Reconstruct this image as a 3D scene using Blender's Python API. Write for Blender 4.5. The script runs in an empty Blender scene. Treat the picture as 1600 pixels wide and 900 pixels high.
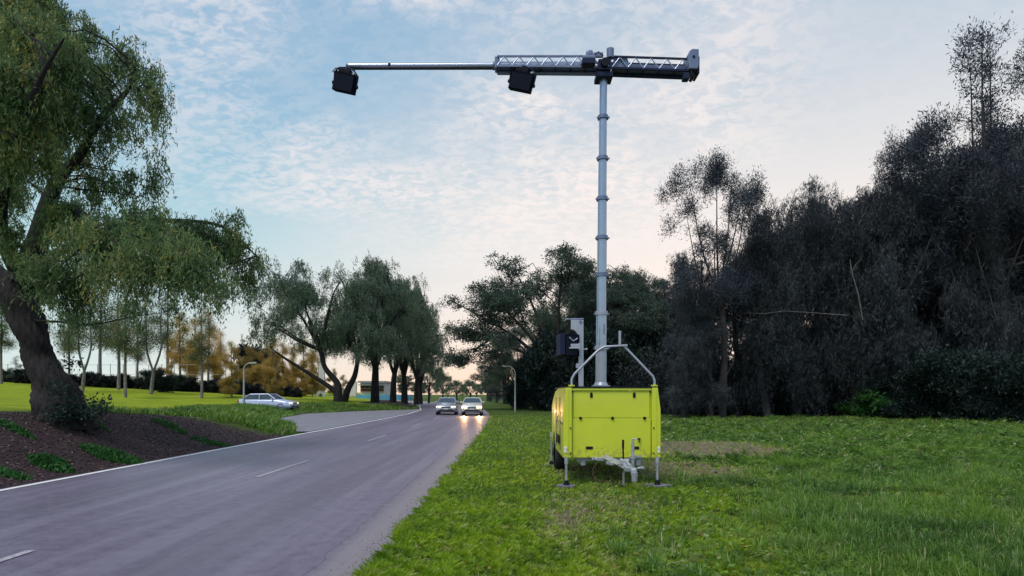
import bpy, bmesh, math, random
import numpy as np
from mathutils import Vector, Matrix
from math import radians, sin, cos, pi, atan2, sqrt

random.seed(7)
RNG = np.random.default_rng(7)
scene = bpy.context.scene
COL = scene.collection

# ------------------------------------------------------------------ camera
F = 942.0          # focal length in pixels of a 1600 px wide picture
HOR = 615.0        # horizon row
CAMZ = 1.67
cd = bpy.data.cameras.new("camera")
cam = bpy.data.objects.new("camera", cd)
COL.objects.link(cam)
cam.location = (0, 0, CAMZ)
cam.rotation_euler = (radians(90), 0, 0)
cd.sensor_width = 36
cd.lens = F / 1600 * 36
cd.shift_y = (HOR - 450) / 1600
cd.clip_start = 0.1
cd.clip_end = 3000
scene.camera = cam
scene.render.resolution_x = 1024
scene.render.resolution_y = 576

# ------------------------------------------------------------------ view
scene.view_settings.view_transform = 'Standard'
scene.view_settings.look = 'None'
scene.view_settings.exposure = 0.50
scene.view_settings.gamma = 1
scene.view_settings.use_curve_mapping = False
scene.render.engine = 'CYCLES'
try:
    scene.cycles.max_bounces = 6
    scene.cycles.diffuse_bounces = 3
    scene.cycles.glossy_bounces = 3
    scene.cycles.transmission_bounces = 4
    scene.cycles.transparent_max_bounces = 8
except Exception:
    pass

# ------------------------------------------------------------------ light
# the sun lamp is soft fill added behind the camera for a brighter foreground
SUN_EL = radians(60)
SUN_AZ = Vector((-0.55, -0.80, 0)).normalized()
SDIR = Vector((SUN_AZ.x * cos(SUN_EL), SUN_AZ.y * cos(SUN_EL), sin(SUN_EL)))
sl = bpy.data.lights.new("fill_sun", 'SUN')
fill_sun = bpy.data.objects.new("fill_sun", sl)
COL.objects.link(fill_sun)
fill_sun.location = (60, 60, 60)
fill_sun.rotation_euler = SDIR.to_track_quat('Z', 'Y').to_euler()
sl.energy = 1.6
sl.angle = radians(28)
sl.color = (1.0, 0.93, 0.86)

world = bpy.data.worlds.new("World")
scene.world = world
world.use_nodes = True
wn = world.node_tree
wn.nodes.clear()


class NT:
    """tiny node helper"""
    def __init__(s, tree): s.t = tree
    def n(s, typ, **kw):
        nd = s.t.nodes.new(typ)
        for k, v in kw.items(): setattr(nd, k, v)
        return nd
    def l(s, a, b): s.t.links.new(a, b)
    def put(s, sock, v):
        if isinstance(v, bpy.types.NodeSocket): s.l(v, sock)
        elif isinstance(v, (tuple, list)) and len(v) == 3 and sock.type == 'RGBA': sock.default_value = (*v, 1)
        else: sock.default_value = v
    def math(s, op, a, b=0.0, c=None, clamp=False):
        nd = s.n('ShaderNodeMath', operation=op); nd.use_clamp = clamp
        s.put(nd.inputs[0], a); s.put(nd.inputs[1], b)
        if c is not None: s.put(nd.inputs[2], c)
        return nd.outputs[0]
    def mix(s, f, a, b, blend='MIX'):
        nd = s.n('ShaderNodeMix', data_type='RGBA', blend_type=blend)
        nd.clamp_factor = True
        s.put(nd.inputs[0], f); s.put(nd.inputs[6], a); s.put(nd.inputs[7], b)
        return nd.outputs[2]
    def noise(s, vec, scale, detail=3, rough=0.55, dist=0.0):
        nd = s.n('ShaderNodeTexNoise')
        if vec is not None: s.l(vec, nd.inputs['Vector'])
        nd.inputs['Scale'].default_value = scale
        nd.inputs['Detail'].default_value = detail
        nd.inputs['Roughness'].default_value = rough
        nd.inputs['Distortion'].default_value = dist
        return nd.outputs[0]
    def ramp(s, f, stops):
        nd = s.n('ShaderNodeValToRGB')
        el = nd.color_ramp.elements
        while len(el) < len(stops): el.new(0.5)
        for e, (p, c) in zip(el, stops):
            e.position = p
            e.color = (c, c, c, 1) if not isinstance(c, (tuple, list)) else (*c, 1)
        s.put(nd.inputs[0], f)
        return nd.outputs[0]
    def mrange(s, v, a, b, c=0.0, d=1.0, smooth=True):
        nd = s.n('ShaderNodeMapRange')
        nd.interpolation_type = 'SMOOTHSTEP' if smooth else 'LINEAR'
        s.put(nd.inputs[0], v)
        for i, x in enumerate((a, b, c, d)): nd.inputs[1 + i].default_value = x
        return nd.outputs[0]


def lin(r, g, b):
    return tuple(((c / 255) / 12.92 if c / 255 <= .04045 else ((c / 255 + .055) / 1.055) ** 2.4) for c in (r, g, b))


W = NT(wn)
out = W.n('ShaderNodeOutputWorld')
tc = W.n('ShaderNodeTexCoord')
nrm = W.n('ShaderNodeVectorMath', operation='NORMALIZE')
W.l(tc.outputs['Generated'], nrm.inputs[0])
dirv = nrm.outputs[0]
sep = W.n('ShaderNodeSeparateXYZ'); W.l(dirv, sep.inputs[0])
dz = W.math('MAXIMUM', sep.outputs[2], 0.0)
GLOW = Vector((0.48, 0.86, 0.12)).normalized()      # where the sunset brightness sits
dp = W.n('ShaderNodeVectorMath', operation='DOT_PRODUCT')
W.l(dirv, dp.inputs[0]); dp.inputs[1].default_value = GLOW
dot = dp.outputs['Value']
f1 = W.math('MULTIPLY', W.math('SUBTRACT', dot, 0.56), 2.3)
f2 = W.math('MULTIPLY', W.math('SUBTRACT', 0.25, dz), 1.15)
fc = W.math('ADD', f1, f2, clamp=True)
# blue part of the sky, deeper towards the zenith
blue = W.ramp(dz, [(0.0, lin(212, 222, 218)), (0.22, lin(168, 202, 211)), (0.42, lin(142, 178, 203)), (0.75, lin(130, 162, 196)), (1.0, lin(140, 166, 204))])
cream = W.ramp(dz, [(0.0, lin(255, 214, 184)), (0.10, lin(248, 226, 212)), (0.25, lin(236, 226, 220)), (0.42, lin(214, 213, 214)), (0.8, lin(186, 196, 208))])
base = W.mix(fc, blue, cream)
# thin rippled high cloud on a plane overhead
den = W.math('ADD', dz, 0.26)
px = W.math('DIVIDE', sep.outputs[0], den)
py = W.math('DIVIDE', sep.outputs[1], den)
cv = W.n('ShaderNodeCombineXYZ'); W.l(px, cv.inputs[0]); W.l(py, cv.inputs[1])
mp = W.n('ShaderNodeMapping'); W.l(cv.outputs[0], mp.inputs[0])
mp.inputs['Rotation'].default_value = (0, 0, radians(28)); mp.inputs['Scale'].default_value = (1.15, 1.6, 1.0)
cvec = mp.outputs[0]
big = W.noise(cvec, 0.95, 3, 0.5, 0.4)
fine = W.noise(cvec, 24.0, 8, 0.62, 0.5)
mid = W.noise(cvec, 3.4, 7, 0.66, 0.7)
m1 = W.mrange(big, 0.36, 0.56)
mm = W.math('MULTIPLY', W.mrange(mid, 0.36, 0.62), 0.52)
mf = W.math('MULTIPLY', W.mrange(fine, 0.40, 0.60), 0.70)
cl = W.math('MULTIPLY', W.math('ADD', mm, mf), W.math('ADD', W.math('MULTIPLY', m1, 0.95), 0.12), clamp=True)
# the cloud deck lies towards the left and middle of the view and thins out beyond
dc = W.n('ShaderNodeVectorMath', operation='DOT_PRODUCT'); W.l(dirv, dc.inputs[0])
dc.inputs[1].default_value = Vector((-0.06, 0.86, 0.46)).normalized()
deck = W.math('ADD', W.math('MULTIPLY', W.mrange(dc.outputs['Value'], 0.86, 0.985), 0.85), 0.12)
cl = W.math('MULTIPLY', cl, deck)
cl = W.math('MULTIPLY', cl, W.mrange(dz, 0.08, 0.34))
ccol = W.mix(fc, lin(226, 221, 222), lin(246, 232, 224))
skyc = W.mix(W.math('MULTIPLY', cl, 0.92), base, ccol)
nish = W.n('ShaderNodeTexSky', sky_type='NISHITA')
nish.sun_disc = False
nish.sun_elevation = SUN_EL
nish.sun_rotation = atan2(SUN_AZ.x, SUN_AZ.y)
nish.air_density = 1.0; nish.dust_density = 1.5
nb = W.n('ShaderNodeBackground'); W.l(nish.outputs[0], nb.inputs[0]); nb.inputs[1].default_value = 0.05
cb = W.n('ShaderNodeBackground'); W.l(skyc, cb.inputs[0]); cb.inputs[1].default_value = 0.88
mxs = W.n('ShaderNodeMixShader'); mxs.inputs[0].default_value = 0.10
W.l(cb.outputs[0], mxs.inputs[1]); W.l(nb.outputs[0], mxs.inputs[2])
W.l(mxs.outputs[0], out.inputs[0])


# ------------------------------------------------------------------ terrain
def ss(a, b, x):
    t = np.clip((np.asarray(x, float) - a) / (b - a), 0, 1)
    return t * t * (3 - 2 * t)


XR_Y = [-60, 0, 25, 36, 49, 63, 83, 105, 140, 200, 400]
XR_X = [-1.33, -1.33, -1.35, -1.45, -1.85, -2.9, -5.9, -11.0, -22.0, -48.0, -170.0]
XL_X = [-8.95, -8.95, -8.75, -8.55, -8.55, -9.6, -12.8, -18.0, -29.0, -55.0, -177.0]
def x_right(y): return np.interp(y, XR_Y, XR_X)
def x_left(y): return np.interp(y, XR_Y, XL_X)
XB_Y = [-60, 25, 31, 38, 50, 57, 63, 66]
XB_X = [0.0, 0.0, -2.4, -6.6, -8.4, -5.6, -1.0, 0.0]
def x_bank(y): return x_left(y) - 0.08 + np.interp(y, XB_Y, XB_X)

def vnoise(x, y, s):
    return (np.sin(x * 1.7 * s + 1.3) * np.cos(y * 1.3 * s - .7) + np.sin(x * .9 * s - y * 1.1 * s + 2.1) + .5 * np.sin(x * 3.1 * s + y * 2.3 * s)) / 2.5

def terrain(x, y):
    x = np.asarray(x, float); y = np.asarray(y, float)
    d = x_bank(y) - x
    B = 1.12 - 0.40 * ss(15, 24, y) - 0.19 * ss(26, 42, y)
    left = B * ss(0, 3.4, d) + 0.052 * np.clip(d - 2, 0, 60) + vnoise(x, y, .8) * .05 * ss(.3, 2, d)
    dr = x - x_right(y)
    right = 0.02 * ss(0, .25, dr) + ss(.4, 3, dr) * (0.02 + 0.025 * vnoise(x, y, .9)) + ss(5, 11, x) * ss(0, 10, y) * vnoise(x, y, .5) * .06
    road = np.where((d <= 0) & (dr <= 0), -0.05, 0)
    return np.where(d > 0, left, np.where(dr > 0, right, road))

def ground_at(u, v):
    """where the line of sight through a picture point meets the ground"""
    Y = np.concatenate([np.arange(3, 60, .03), np.arange(60, 400, .25)])
    X = (u - 800) / F * Y
    Z = CAMZ - (v - HOR) / F * Y
    h = terrain(X, Y)
    k = np.argmax(h >= Z)
    if not (h >= Z).any(): k = len(Y) - 1
    return Vector((X[k], Y[k], float(h[k])))

def at(u, v, Y): return Vector(((u - 800) / F * Y, Y, CAMZ - (v - HOR) / F * Y))


# ------------------------------------------------------------------ mesh helpers
class MB:
    def __init__(s): s.v = []; s.f = []; s.sm = []
    def add(s, vs, fs, smooth=False):
        o = len(s.v); s.v += [tuple(map(float, p)) for p in vs]
        s.f += [tuple(i + o for i in f) for f in fs]; s.sm += [smooth] * len(fs)
        return s
    def box(s, c, size, rot=None, bev=0.0):
        bm = bmesh.new(); bmesh.ops.create_cube(bm, size=1)
        bmesh.ops.scale(bm, vec=size, verts=bm.verts)
        if bev > 0: bmesh.ops.bevel(bm, geom=bm.edges[:], offset=bev, segments=2, profile=.6, affect='EDGES')
        if rot is not None: bmesh.ops.transform(bm, matrix=rot.to_4x4(), verts=bm.verts)
        vs = [Vector(c) + v.co for v in bm.verts]; bm.verts.index_update()
        s.add(vs, [[v.index for v in f.verts] for f in bm.faces]); bm.free(); return s
    def tube(s, pts, rad, n=10, caps=True, smooth=True):
        pts = [Vector(p) for p in pts]
        if not isinstance(rad, (list, tuple)): rad = [rad] * len(pts)
        vs = []; fs = []
        prev = None
        for i, p in enumerate(pts):
            t = (pts[min(i + 1, len(pts) - 1)] - pts[max(i - 1, 0)])
            if t.length < 1e-6: t = Vector((0, 0, 1))
            t.normalize()
            if prev is None:
                a = Vector((1, 0, 0)) if abs(t.x) < .8 else Vector((0, 1, 0))
            else: a = prev
            b = (a - t * a.dot(t)).normalized(); prev = b; c = t.cross(b)
            for k in range(n):
                an = 2 * pi * k / n
                vs.append(p + (b * cos(an) + c * sin(an)) * rad[i])
        for i in range(len(pts) - 1):
            for k in range(n):
                k2 = (k + 1) % n
                fs.append((i * n + k, i * n + k2, (i + 1) * n + k2, (i + 1) * n + k))
        s.add(vs, fs, smooth)
        if caps:
            s.add(vs[:n], [tuple(reversed(range(n)))]); s.add(vs[-n:], [tuple(range(n))])
        return s
    def cyl(s, a, b, r, n=12): return s.tube([a, b], r, n)
    def prism(s, poly, d, axis='Y', off=0.0):
        """poly in the two other axes, extruded by d along axis from off"""
        def mk(p, t):
            if axis == 'Y': return (p[0], t, p[1])
            if axis == 'X': return (t, p[0], p[1])
            return (p[0], p[1], t)
        n = len(poly)
        vs = [mk(p, off) for p in poly] + [mk(p, off + d) for p in poly]
        fs = [tuple(range(n)), tuple(range(2 * n - 1, n - 1, -1))] + [(i, i + n, (i + 1) % n + n, (i + 1) % n) for i in range(n)]
        return s.add(vs, fs)
    def mesh(s, name, m, bev=0):
        me = bpy.data.meshes.new(name)
        me.from_pydata(s.v, [], s.f); me.materials.append(m)
        me.polygons.foreach_set('use_smooth', s.sm)
        bm = bmesh.new(); bm.from_mesh(me); bmesh.ops.recalc_face_normals(bm, faces=bm.faces)
        if bev > 0:
            es = [e for e in bm.edges if len(e.link_faces) == 2 and e.calc_face_angle(0) > .6]
            bmesh.ops.bevel(bm, geom=es, offset=bev, segments=2, profile=.6, affect='EDGES')
        bm.to_mesh(me); bm.free()
        return me
    def build(s, name, m, parent=None, loc=(0, 0, 0), rot=(0, 0, 0), bev=0):
        return link(name, s.mesh(name, m, bev), parent, loc, rot)

def link(name, me, parent=None, loc=(0, 0, 0), rot=(0, 0, 0)):
    o = bpy.data.objects.new(name, me); COL.objects.link(o)
    o.parent = parent; o.location = loc; o.rotation_euler = rot
    return o

def tag(o, label=None, cat=None, group=None, kind=None):
    if label: o['label'] = label
    if cat: o['category'] = cat
    if group: o['group'] = group
    if kind: o['kind'] = kind
    return o

def thing(name, label, cat, loc=(0, 0, 0), rz=0.0, group=None, scale=1.0):
    o = bpy.data.objects.new(name, None); COL.objects.link(o)
    o.empty_display_size = .3
    o.location = loc; o.rotation_euler = (0, 0, rz); o.scale = (scale,) * 3
    return tag(o, label, cat, group)

def children(o): return [c for c in KIDS.get(o.name, [])]
KIDS = {}
def kid(parent, o): KIDS.setdefault(parent.name, []).append(o); return o

def copy_tree(o, parent=None):
    c = o.copy(); COL.objects.link(c); c.parent = parent
    for ch in list(o.children): copy_tree(ch, c)
    return c

def np_mesh(name, V, nper, m, tint=None, smooth=False):
    """faces of nper vertices each, laid out one after another in V"""
    V = np.asarray(V, np.float32).reshape(-1, 3)
    nf = len(V) // nper
    me = bpy.data.meshes.new(name)
    me.vertices.add(len(V)); me.vertices.foreach_set('co', V.ravel())
    me.loops.add(len(V)); me.loops.foreach_set('vertex_index', np.arange(len(V), dtype=np.int32))
    me.polygons.add(nf)
    me.polygons.foreach_set('loop_start', np.arange(0, len(V), nper, dtype=np.int32))
    me.polygons.foreach_set('loop_total', np.full(nf, nper, dtype=np.int32))
    if tint is not None:
        a = me.attributes.new('tint', 'FLOAT', 'FACE'); a.data.foreach_set('value', np.asarray(tint, np.float32))
    me.materials.append(m)
    me.update(calc_edges=True)
    return me


# ------------------------------------------------------------------ materials
def newmat(name):
    m = bpy.data.materials.new(name); m.use_nodes = True
    t = NT(m.node_tree)
    b = m.node_tree.nodes['Principled BSDF']
    return m, t, b

def plain(name, col, rough=.5, metal=0.0, var=.12, scale=6.0, bump=0.0, bscale=60.0, dirt=None, coat=0.0, dirtamt=.6):
    m, t, b = newmat(name)
    co = t.n('ShaderNodeTexCoord').outputs['Object']
    n1 = t.noise(co, scale, 5, .6)
    c = t.mix(t.mrange(n1, .3, .7), tuple(x * (1 - var) for x in col), tuple(min(1, x * (1 + var)) for x in col))
    if dirt:
        n2 = t.noise(co, scale * 2.3, 7, .7, .6)
        c = t.mix(t.math('MULTIPLY', t.mrange(n2, .5, .72), dirtamt), c, dirt)
    t.put(b.inputs['Base Color'], c)
    t.put(b.inputs['Roughness'], t.mrange(t.noise(co, scale * 3, 4), .2, .8, max(.05, rough - .1), min(1, rough + .1)))
    b.inputs['Metallic'].default_value = metal
    b.inputs['Coat Weight'].default_value = coat
    if bump > 0:
        bp = t.n('ShaderNodeBump'); bp.inputs['Strength'].default_value = bump; bp.inputs['Distance'].default_value = .02
        t.l(t.noise(co, bscale, 5, .65), bp.inputs['Height']); t.l(bp.outputs[0], b.inputs['Normal'])
    return m

def leafmat(name, dark, light, accent=None, acc_at=.8, trans=.35, patch=.35, rough=.55, rnd=0.15):
    m, t, b = newmat(name)
    at_ = t.n('ShaderNodeAttribute'); at_.attribute_name = 'tint'
    co = t.n('ShaderNodeTexCoord').outputs['Object']
    pn = t.mrange(t.noise(co, .55, 4, .6), .3, .7)
    oi = t.n('ShaderNodeObjectInfo').outputs['Random']
    f = t.math('ADD', t.math('MULTIPLY', at_.outputs['Fac'], 1 - patch), t.math('MULTIPLY', pn, patch), clamp=True)
    f = t.math('ADD', f, t.math('MULTIPLY', t.math('SUBTRACT', oi, .5), rnd), clamp=True)
    stops = [(0.0, dark), (acc_at, light)]
    if accent: stops += [(min(acc_at + .12, .98), accent), (1.0, accent)]
    c = t.ramp(f, stops)
    t.put(b.inputs['Base Color'], c); b.inputs['Roughness'].default_value = rough
    b.inputs['Specular IOR Level'].default_value = .3
    tr = t.n('ShaderNodeBsdfTranslucent'); t.put(tr.inputs[0], c)
    mx = t.n('ShaderNodeMixShader'); mx.inputs[0].default_value = trans
    t.l(b.outputs[0], mx.inputs[1]); t.l(tr.outputs[0], mx.inputs[2])
    t.l(mx.outputs[0], m.node_tree.nodes['Material Output'].inputs[0])
    return m

def emis(name, col, strength):
    m, t, b = newmat(name)
    b.inputs['Base Color'].default_value = (*col, 1)
    b.inputs['Emission Color'].default_value = (*col, 1); b.inputs['Emission Strength'].default_value = strength
    return m

def barkmat(name, a, b_, scale=5, bump=.8):
    m, t, b = newmat(name)
    co = t.n('ShaderNodeTexCoord').outputs['Object']
    mp_ = t.n('ShaderNodeMapping'); t.l(co, mp_.inputs[0]); mp_.inputs['Scale'].default_value = (1, 1, .28)
    n1 = t.noise(mp_.outputs[0], scale * 3, 8, .7, .5)
    n2 = t.noise(co, scale * .35, 3)
    c = t.mix(t.mrange(n1, .32, .66), a, b_)
    c = t.mix(t.math('MULTIPLY', t.mrange(n2, .4, .7), .4), c, tuple(x * .6 for x in a))
    t.put(b.inputs['Base Color'], c); b.inputs['Roughness'].default_value = .9
    bp = t.n('ShaderNodeBump'); bp.inputs['Strength'].default_value = bump; bp.inputs['Distance'].default_value = .06
    t.l(n1, bp.inputs['Height']); t.l(bp.outputs[0], b.inputs['Normal'])
    return m

M = {}
M['yellow'] = plain('fluoro yellow paint', (.66, .705, .040), .36, 0, .03, 2.0, .02, 30, dirt=(.46, .48, .07), coat=.2, dirtamt=.2)
M['galv'] = plain('galvanised steel', (.46, .47, .52), .45, .45, .18, 14, .08, 60, dirt=(.28, .28, .28))
M['alu'] = plain('anodised aluminium', (.40, .44, .56), .28, .75, .03, 2)
M['alu_pale'] = plain('pale painted steel', (.42, .43, .51), .42, .35, .05, 2)
M['truss'] = plain('grey blue truss paint', (.17, .20, .33), .45, .2, .10, 3)
M['truss_dark'] = plain('dark truss paint', (.022, .027, .065), .5, .1, .2, 3)
M['black'] = plain('black plastic', (.012, .012, .018), .55, 0, .3, 12, .1, 60)
M['housing'] = plain('lamp housing', (.003, .004, .014), .9, .0, .3, 12, .1, 60)
M['glassdark'] = plain('dark lamp glass', (.006, .008, .02), .35, 0, .1, 3)
M['rubber'] = plain('tyre rubber', (.018, .018, .02), .8, 0, .3, 20, .3, 90, dirt=(.06, .05, .04))
M['rust'] = plain('orange timber block', (.40, .17, .06), .8, 0, .3, 20, .3, 90)
M['plate'] = plain('outrigger plate', (.20, .19, .23), .6, .3, .25, 12, .1, 60, dirt=(.10, .08, .07))
M['whiteplastic'] = plain('clear marker lens', (.8, .8, .78), .2, 0, .05, 5)
M['redcable'] = plain('dull red cable', (.09, .02, .02), .6)
M['redlens'] = plain('red lens', (.35, .02, .02), .2)
M['lamp_post'] = plain('weathered lamp post', (.42, .42, .42), .5, .4, .15, 6)
M['white_wall'] = plain('white wall', (.72, .72, .70), .7, 0, .08, .6, dirt=(.5, .48, .45))
M['blue_wall'] = plain('light blue hoarding', (.12, .42, .62), .6, 0, .1, .8)
M['redband'] = plain('maroon band', (.22, .05, .06), .6, 0, .1, .8)
M['greyroof'] = plain('grey roof sheet', (.33, .34, .36), .5, .2, .1, .8)
M['signgreen'] = plain('green sign paint', (.04, .26, .09), .5)
M['winglass'] = plain('window glass', (.05, .07, .09), .08, 0, .2, 1)
M['silver'] = plain('silver car paint', (.45, .46, .50), .25, .5, .05, 2, coat=.6)
M['white_car'] = plain('white car paint', (.62, .60, .58), .3, 0, .05, 2, coat=.6)
M['blue_car'] = plain('pale blue car paint', (.50, .55, .74), .3, .2, .05, 2, coat=.6)
M['head_on'] = emis('lit headlamp', (1.0, .56, .20), 7)
M['head_off'] = emis('dim headlamp', (1.0, .90, .70), .6)
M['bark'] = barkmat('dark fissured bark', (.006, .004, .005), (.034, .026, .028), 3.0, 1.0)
M['bark_grey'] = barkmat('grey gum bark', (.10, .085, .085), (.28, .24, .23), 3.0, .3)
M['bark_dark'] = barkmat('dark twig bark', (.03, .026, .03), (.085, .07, .075), 4.0, .6)
M['bark_cas'] = barkmat('grey brown bark', (.030, .024, .028), (.090, .072, .078), 4.0, .6)

M['bark_dead'] = barkmat('weathered dead wood', (.10, .09, .09), (.24, .21, .20), 4.0, .4)
M['leaf_pepper'] = leafmat('pepper leaves', (.012, .042, .024), (.20, .30, .115), (.42, .36, .10), .70, .45, .35, rough=.42)
M['leaf_row'] = leafmat('row tree leaves', (.028, .062, .050), (.21, .29, .185), (.34, .33, .16), .76, .38, .4)
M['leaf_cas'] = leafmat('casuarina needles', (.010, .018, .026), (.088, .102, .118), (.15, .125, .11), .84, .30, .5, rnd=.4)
M['leaf_gum'] = leafmat('gum leaves', (.018, .026, .044), (.075, .090, .115), (.11, .12, .12), .84, .28, .3)
M['leaf_fig'] = leafmat('fig leaves', (.018, .038, .034), (.095, .140, .098), (.20, .19, .10), .84, .3, .4)
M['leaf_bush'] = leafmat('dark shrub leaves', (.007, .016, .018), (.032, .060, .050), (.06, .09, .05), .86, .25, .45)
M['leaf_fern'] = leafmat('bright shrub leaves', (.02, .08, .02), (.07, .22, .05), None, .9, .4, .4)
M['leaf_green'] = leafmat('young gum leaves', (.04, .065, .03), (.14, .17, .06), (.26, .17, .06), .70, .45, .4, rnd=.2)
M['leaf_sunset'] = leafmat('sunset tinted leaves', (.24, .15, .035), (.68, .42, .11), (.72, .54, .18), .75, .5, .4, rnd=.3)  # warm sunset light on these crowns is put into the leaf colour
M['leaf_brown'] = leafmat('sunset tinted and dry leaves', (.16, .12, .035), (.62, .42, .12), (.74, .56, .20), .8, .5, .45, rnd=.35)  # tree foliage carries the sunset glow in its colour; also serves dry litter
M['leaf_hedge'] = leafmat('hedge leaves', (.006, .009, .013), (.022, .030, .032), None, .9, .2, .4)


def ground_mat():
    m, t, b = newmat('verge soil and turf')
    geo = t.n('ShaderNodeNewGeometry'); co = geo.outputs['Position']
    am = t.n('ShaderNodeAttribute'); am.attribute_name = 'mulch'
    ad = t.n('ShaderNodeAttribute'); ad.attribute_name = 'dirt'
    al = t.n('ShaderNodeAttribute'); al.attribute_name = 'lawn'
    n1 = t.noise(co, .55, 5, .6); n2 = t.noise(co, 9, 6, .7); n3 = t.noise(co, 45, 4, .7)
    turf = t.mix(t.mrange(n1, .3, .7), (.055, .105, .018), (.11, .15, .032))
    turf = t.mix(t.math('MULTIPLY', t.mrange(n2, .5, .7), .6), turf, (.11, .12, .045))
    turf = t.mix(t.math('MULTIPLY', t.mrange(n3, .35, .65), .6), turf, (.03, .065, .012))
    lawn = t.mix(t.mrange(n1, .3, .7), (.21, .28, .012), (.33, .39, .020))
    lawn = t.mix(t.math('MULTIPLY', t.mrange(n2, .4, .7), .35), lawn, (.15, .22, .02))
    c = t.mix(al.outputs['Fac'], turf, lawn)
    soil = t.mix(t.mrange(n2, .3, .7), (.13, .10, .065), (.34, .27, .18))
    dn = t.math('ADD', ad.outputs['Fac'], t.math('MULTIPLY', t.math('SUBTRACT', n2, .5), .9))
    c = t.mix(t.mrange(dn, .35, .65), c, soil)
    mul = t.mix(t.mrange(n3, .3, .68), (.030, .020, .024), (.10, .066, .072))
    mul = t.mix(t.math('MULTIPLY', t.mrange(n2, .5, .75), .5), mul, (.045, .03, .03))
    mn = t.math('ADD', am.outputs['Fac'], t.math('MULTIPLY', t.math('SUBTRACT', t.noise(co, 2.2, 6, .7), .5), .8))
    c = t.mix(t.mrange(mn, .42, .58), c, mul)
    t.put(b.inputs['Base Color'], c); b.inputs['Roughness'].default_value = 1.0
    b.inputs['Specular IOR Level'].default_value = .15
    bp = t.n('ShaderNodeBump'); bp.inputs['Strength'].default_value = 1; bp.inputs['Distance'].default_value = .05
    t.l(t.math('ADD', n3, n2), bp.inputs['Height']); t.l(bp.outputs[0], b.inputs['Normal'])
    return m

def road_mat():
    m, t, b = newmat('worn asphalt')
    uv = t.n('ShaderNodeUVMap').outputs[0]                     # u = metres from the right-hand edge, v = metres along
    geo = t.n('ShaderNodeNewGeometry'); co = geo.outputs['Position']
    s = t.n('ShaderNodeSeparateXYZ'); t.l(uv, s.inputs[0])
    agg = t.noise(co, 38, 6, .95); med = t.noise(co, 5, 6, .7)
    st = t.n('ShaderNodeMapping'); t.l(uv, st.inputs[0]); st.inputs['Scale'].default_value = (1.6, .07, 1)
    streak = t.noise(st.outputs[0], 1.6, 5, .6)
    c = t.mix(t.mrange(med, .3, .7), (.098, .076, .118), (.165, .132, .194))
    c = t.mix(t.math('MULTIPLY', t.mrange(streak, .42, .68), .55), c, (.23, .205, .26))
    c = t.mix(t.math('MULTIPLY', t.mrange(agg, .52, .66), .75), c, (.34, .30, .35))
    c = t.mix(t.math('MULTIPLY', t.mrange(agg, .48, .34), .75), c, (.030, .024, .036))
    # oil-darkened lane middles
    def band(cx, w):
        dd = t.math('ABSOLUTE', t.math('SUBTRACT', s.outputs[0], cx))
        return t.mrange(dd, w, 0.0)
    dk = t.math('ADD', band(1.95, .75), band(5.6, .75), clamp=True)
    c = t.mix(t.math('MULTIPLY', dk, .30), c, (.060, .052, .066))
    # pale gritty margin with a wandering inner seam
    sm = t.n('ShaderNodeMapping'); t.l(uv, sm.inputs[0]); sm.inputs['Scale'].default_value = (0, 1, 0)
    wob = t.math('MULTIPLY', t.math('SUBTRACT', t.noise(sm.outputs[0], 1.3, 6, .75), .5), .35)
    uu = t.math('ADD', s.outputs[0], wob)
    edge = t.mrange(t.math('ADD', uu, t.math('MULTIPLY', t.math('SUBTRACT', t.noise(co, 6, 7, .8), .5), .55)), .70, .30)
    c = t.mix(t.math('MULTIPLY', edge, .75), c, (.235, .20, .205))
    seam = t.mrange(t.math('ABSOLUTE', t.math('SUBTRACT', uu, .60)), .022, .006)
    c = t.mix(t.math('MULTIPLY', seam, .35), c, (.030, .025, .028))
    # fine cracks near the margin
    vo = t.n('ShaderNodeTexVoronoi', feature='DISTANCE_TO_EDGE'); 
    vm = t.n('ShaderNodeMapping'); t.l(uv, vm.inputs[0]); vm.inputs['Scale'].default_value = (1.1, .28, 1)
    t.l(vm.outputs[0], vo.inputs['Vector']); vo.inputs['Scale'].default_value = 1.3; 
    crack = t.math('MULTIPLY', t.mrange(vo.outputs['Distance'], .018, .004), t.mrange(s.outputs[0], 2.4, .8))
    c = t.mix(t.math('MULTIPLY', crack, .0), c, (.03, .026, .03))
    t.put(b.inputs['Base Color'], c)
    t.put(b.inputs['Roughness'], t.mrange(agg, .3, .7, .34, .60))
    b.inputs['Specular IOR Level'].default_value = .5
    bp = t.n('ShaderNodeBump'); bp.inputs['Strength'].default_value = .45; bp.inputs['Distance'].default_value = .006
    t.l(agg, bp.inputs['Height']); t.l(bp.outputs[0], b.inputs['Normal'])
    return m

def paint_mat():
    m, t, b = newmat('worn road paint')
    co = t.n('ShaderNodeNewGeometry').outputs['Position']
    n = t.noise(co, 30, 6, .75)
    c = t.mix(t.mrange(n, .34, .52), (.50, .48, .50), (.82, .80, .80))
    t.put(b.inputs['Base Color'], c); b.inputs['Roughness'].default_value = .7
    return m
M['ground'] = ground_mat(); M['road'] = road_mat(); M['paint'] = paint_mat()
M['car_smear'] = plain('pale car smear', (.21, .20, .225), .6, 0, .18, 1.2, .4, 60, dirt=(.14, .135, .15))  # pale tone of a passing car's blur, laid as paving

for k_ in ('black', 'housing', 'glassdark', 'truss_dark'):
    M[k_].node_tree.nodes['Principled BSDF'].inputs['Specular IOR Level'].default_value = .12
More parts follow.
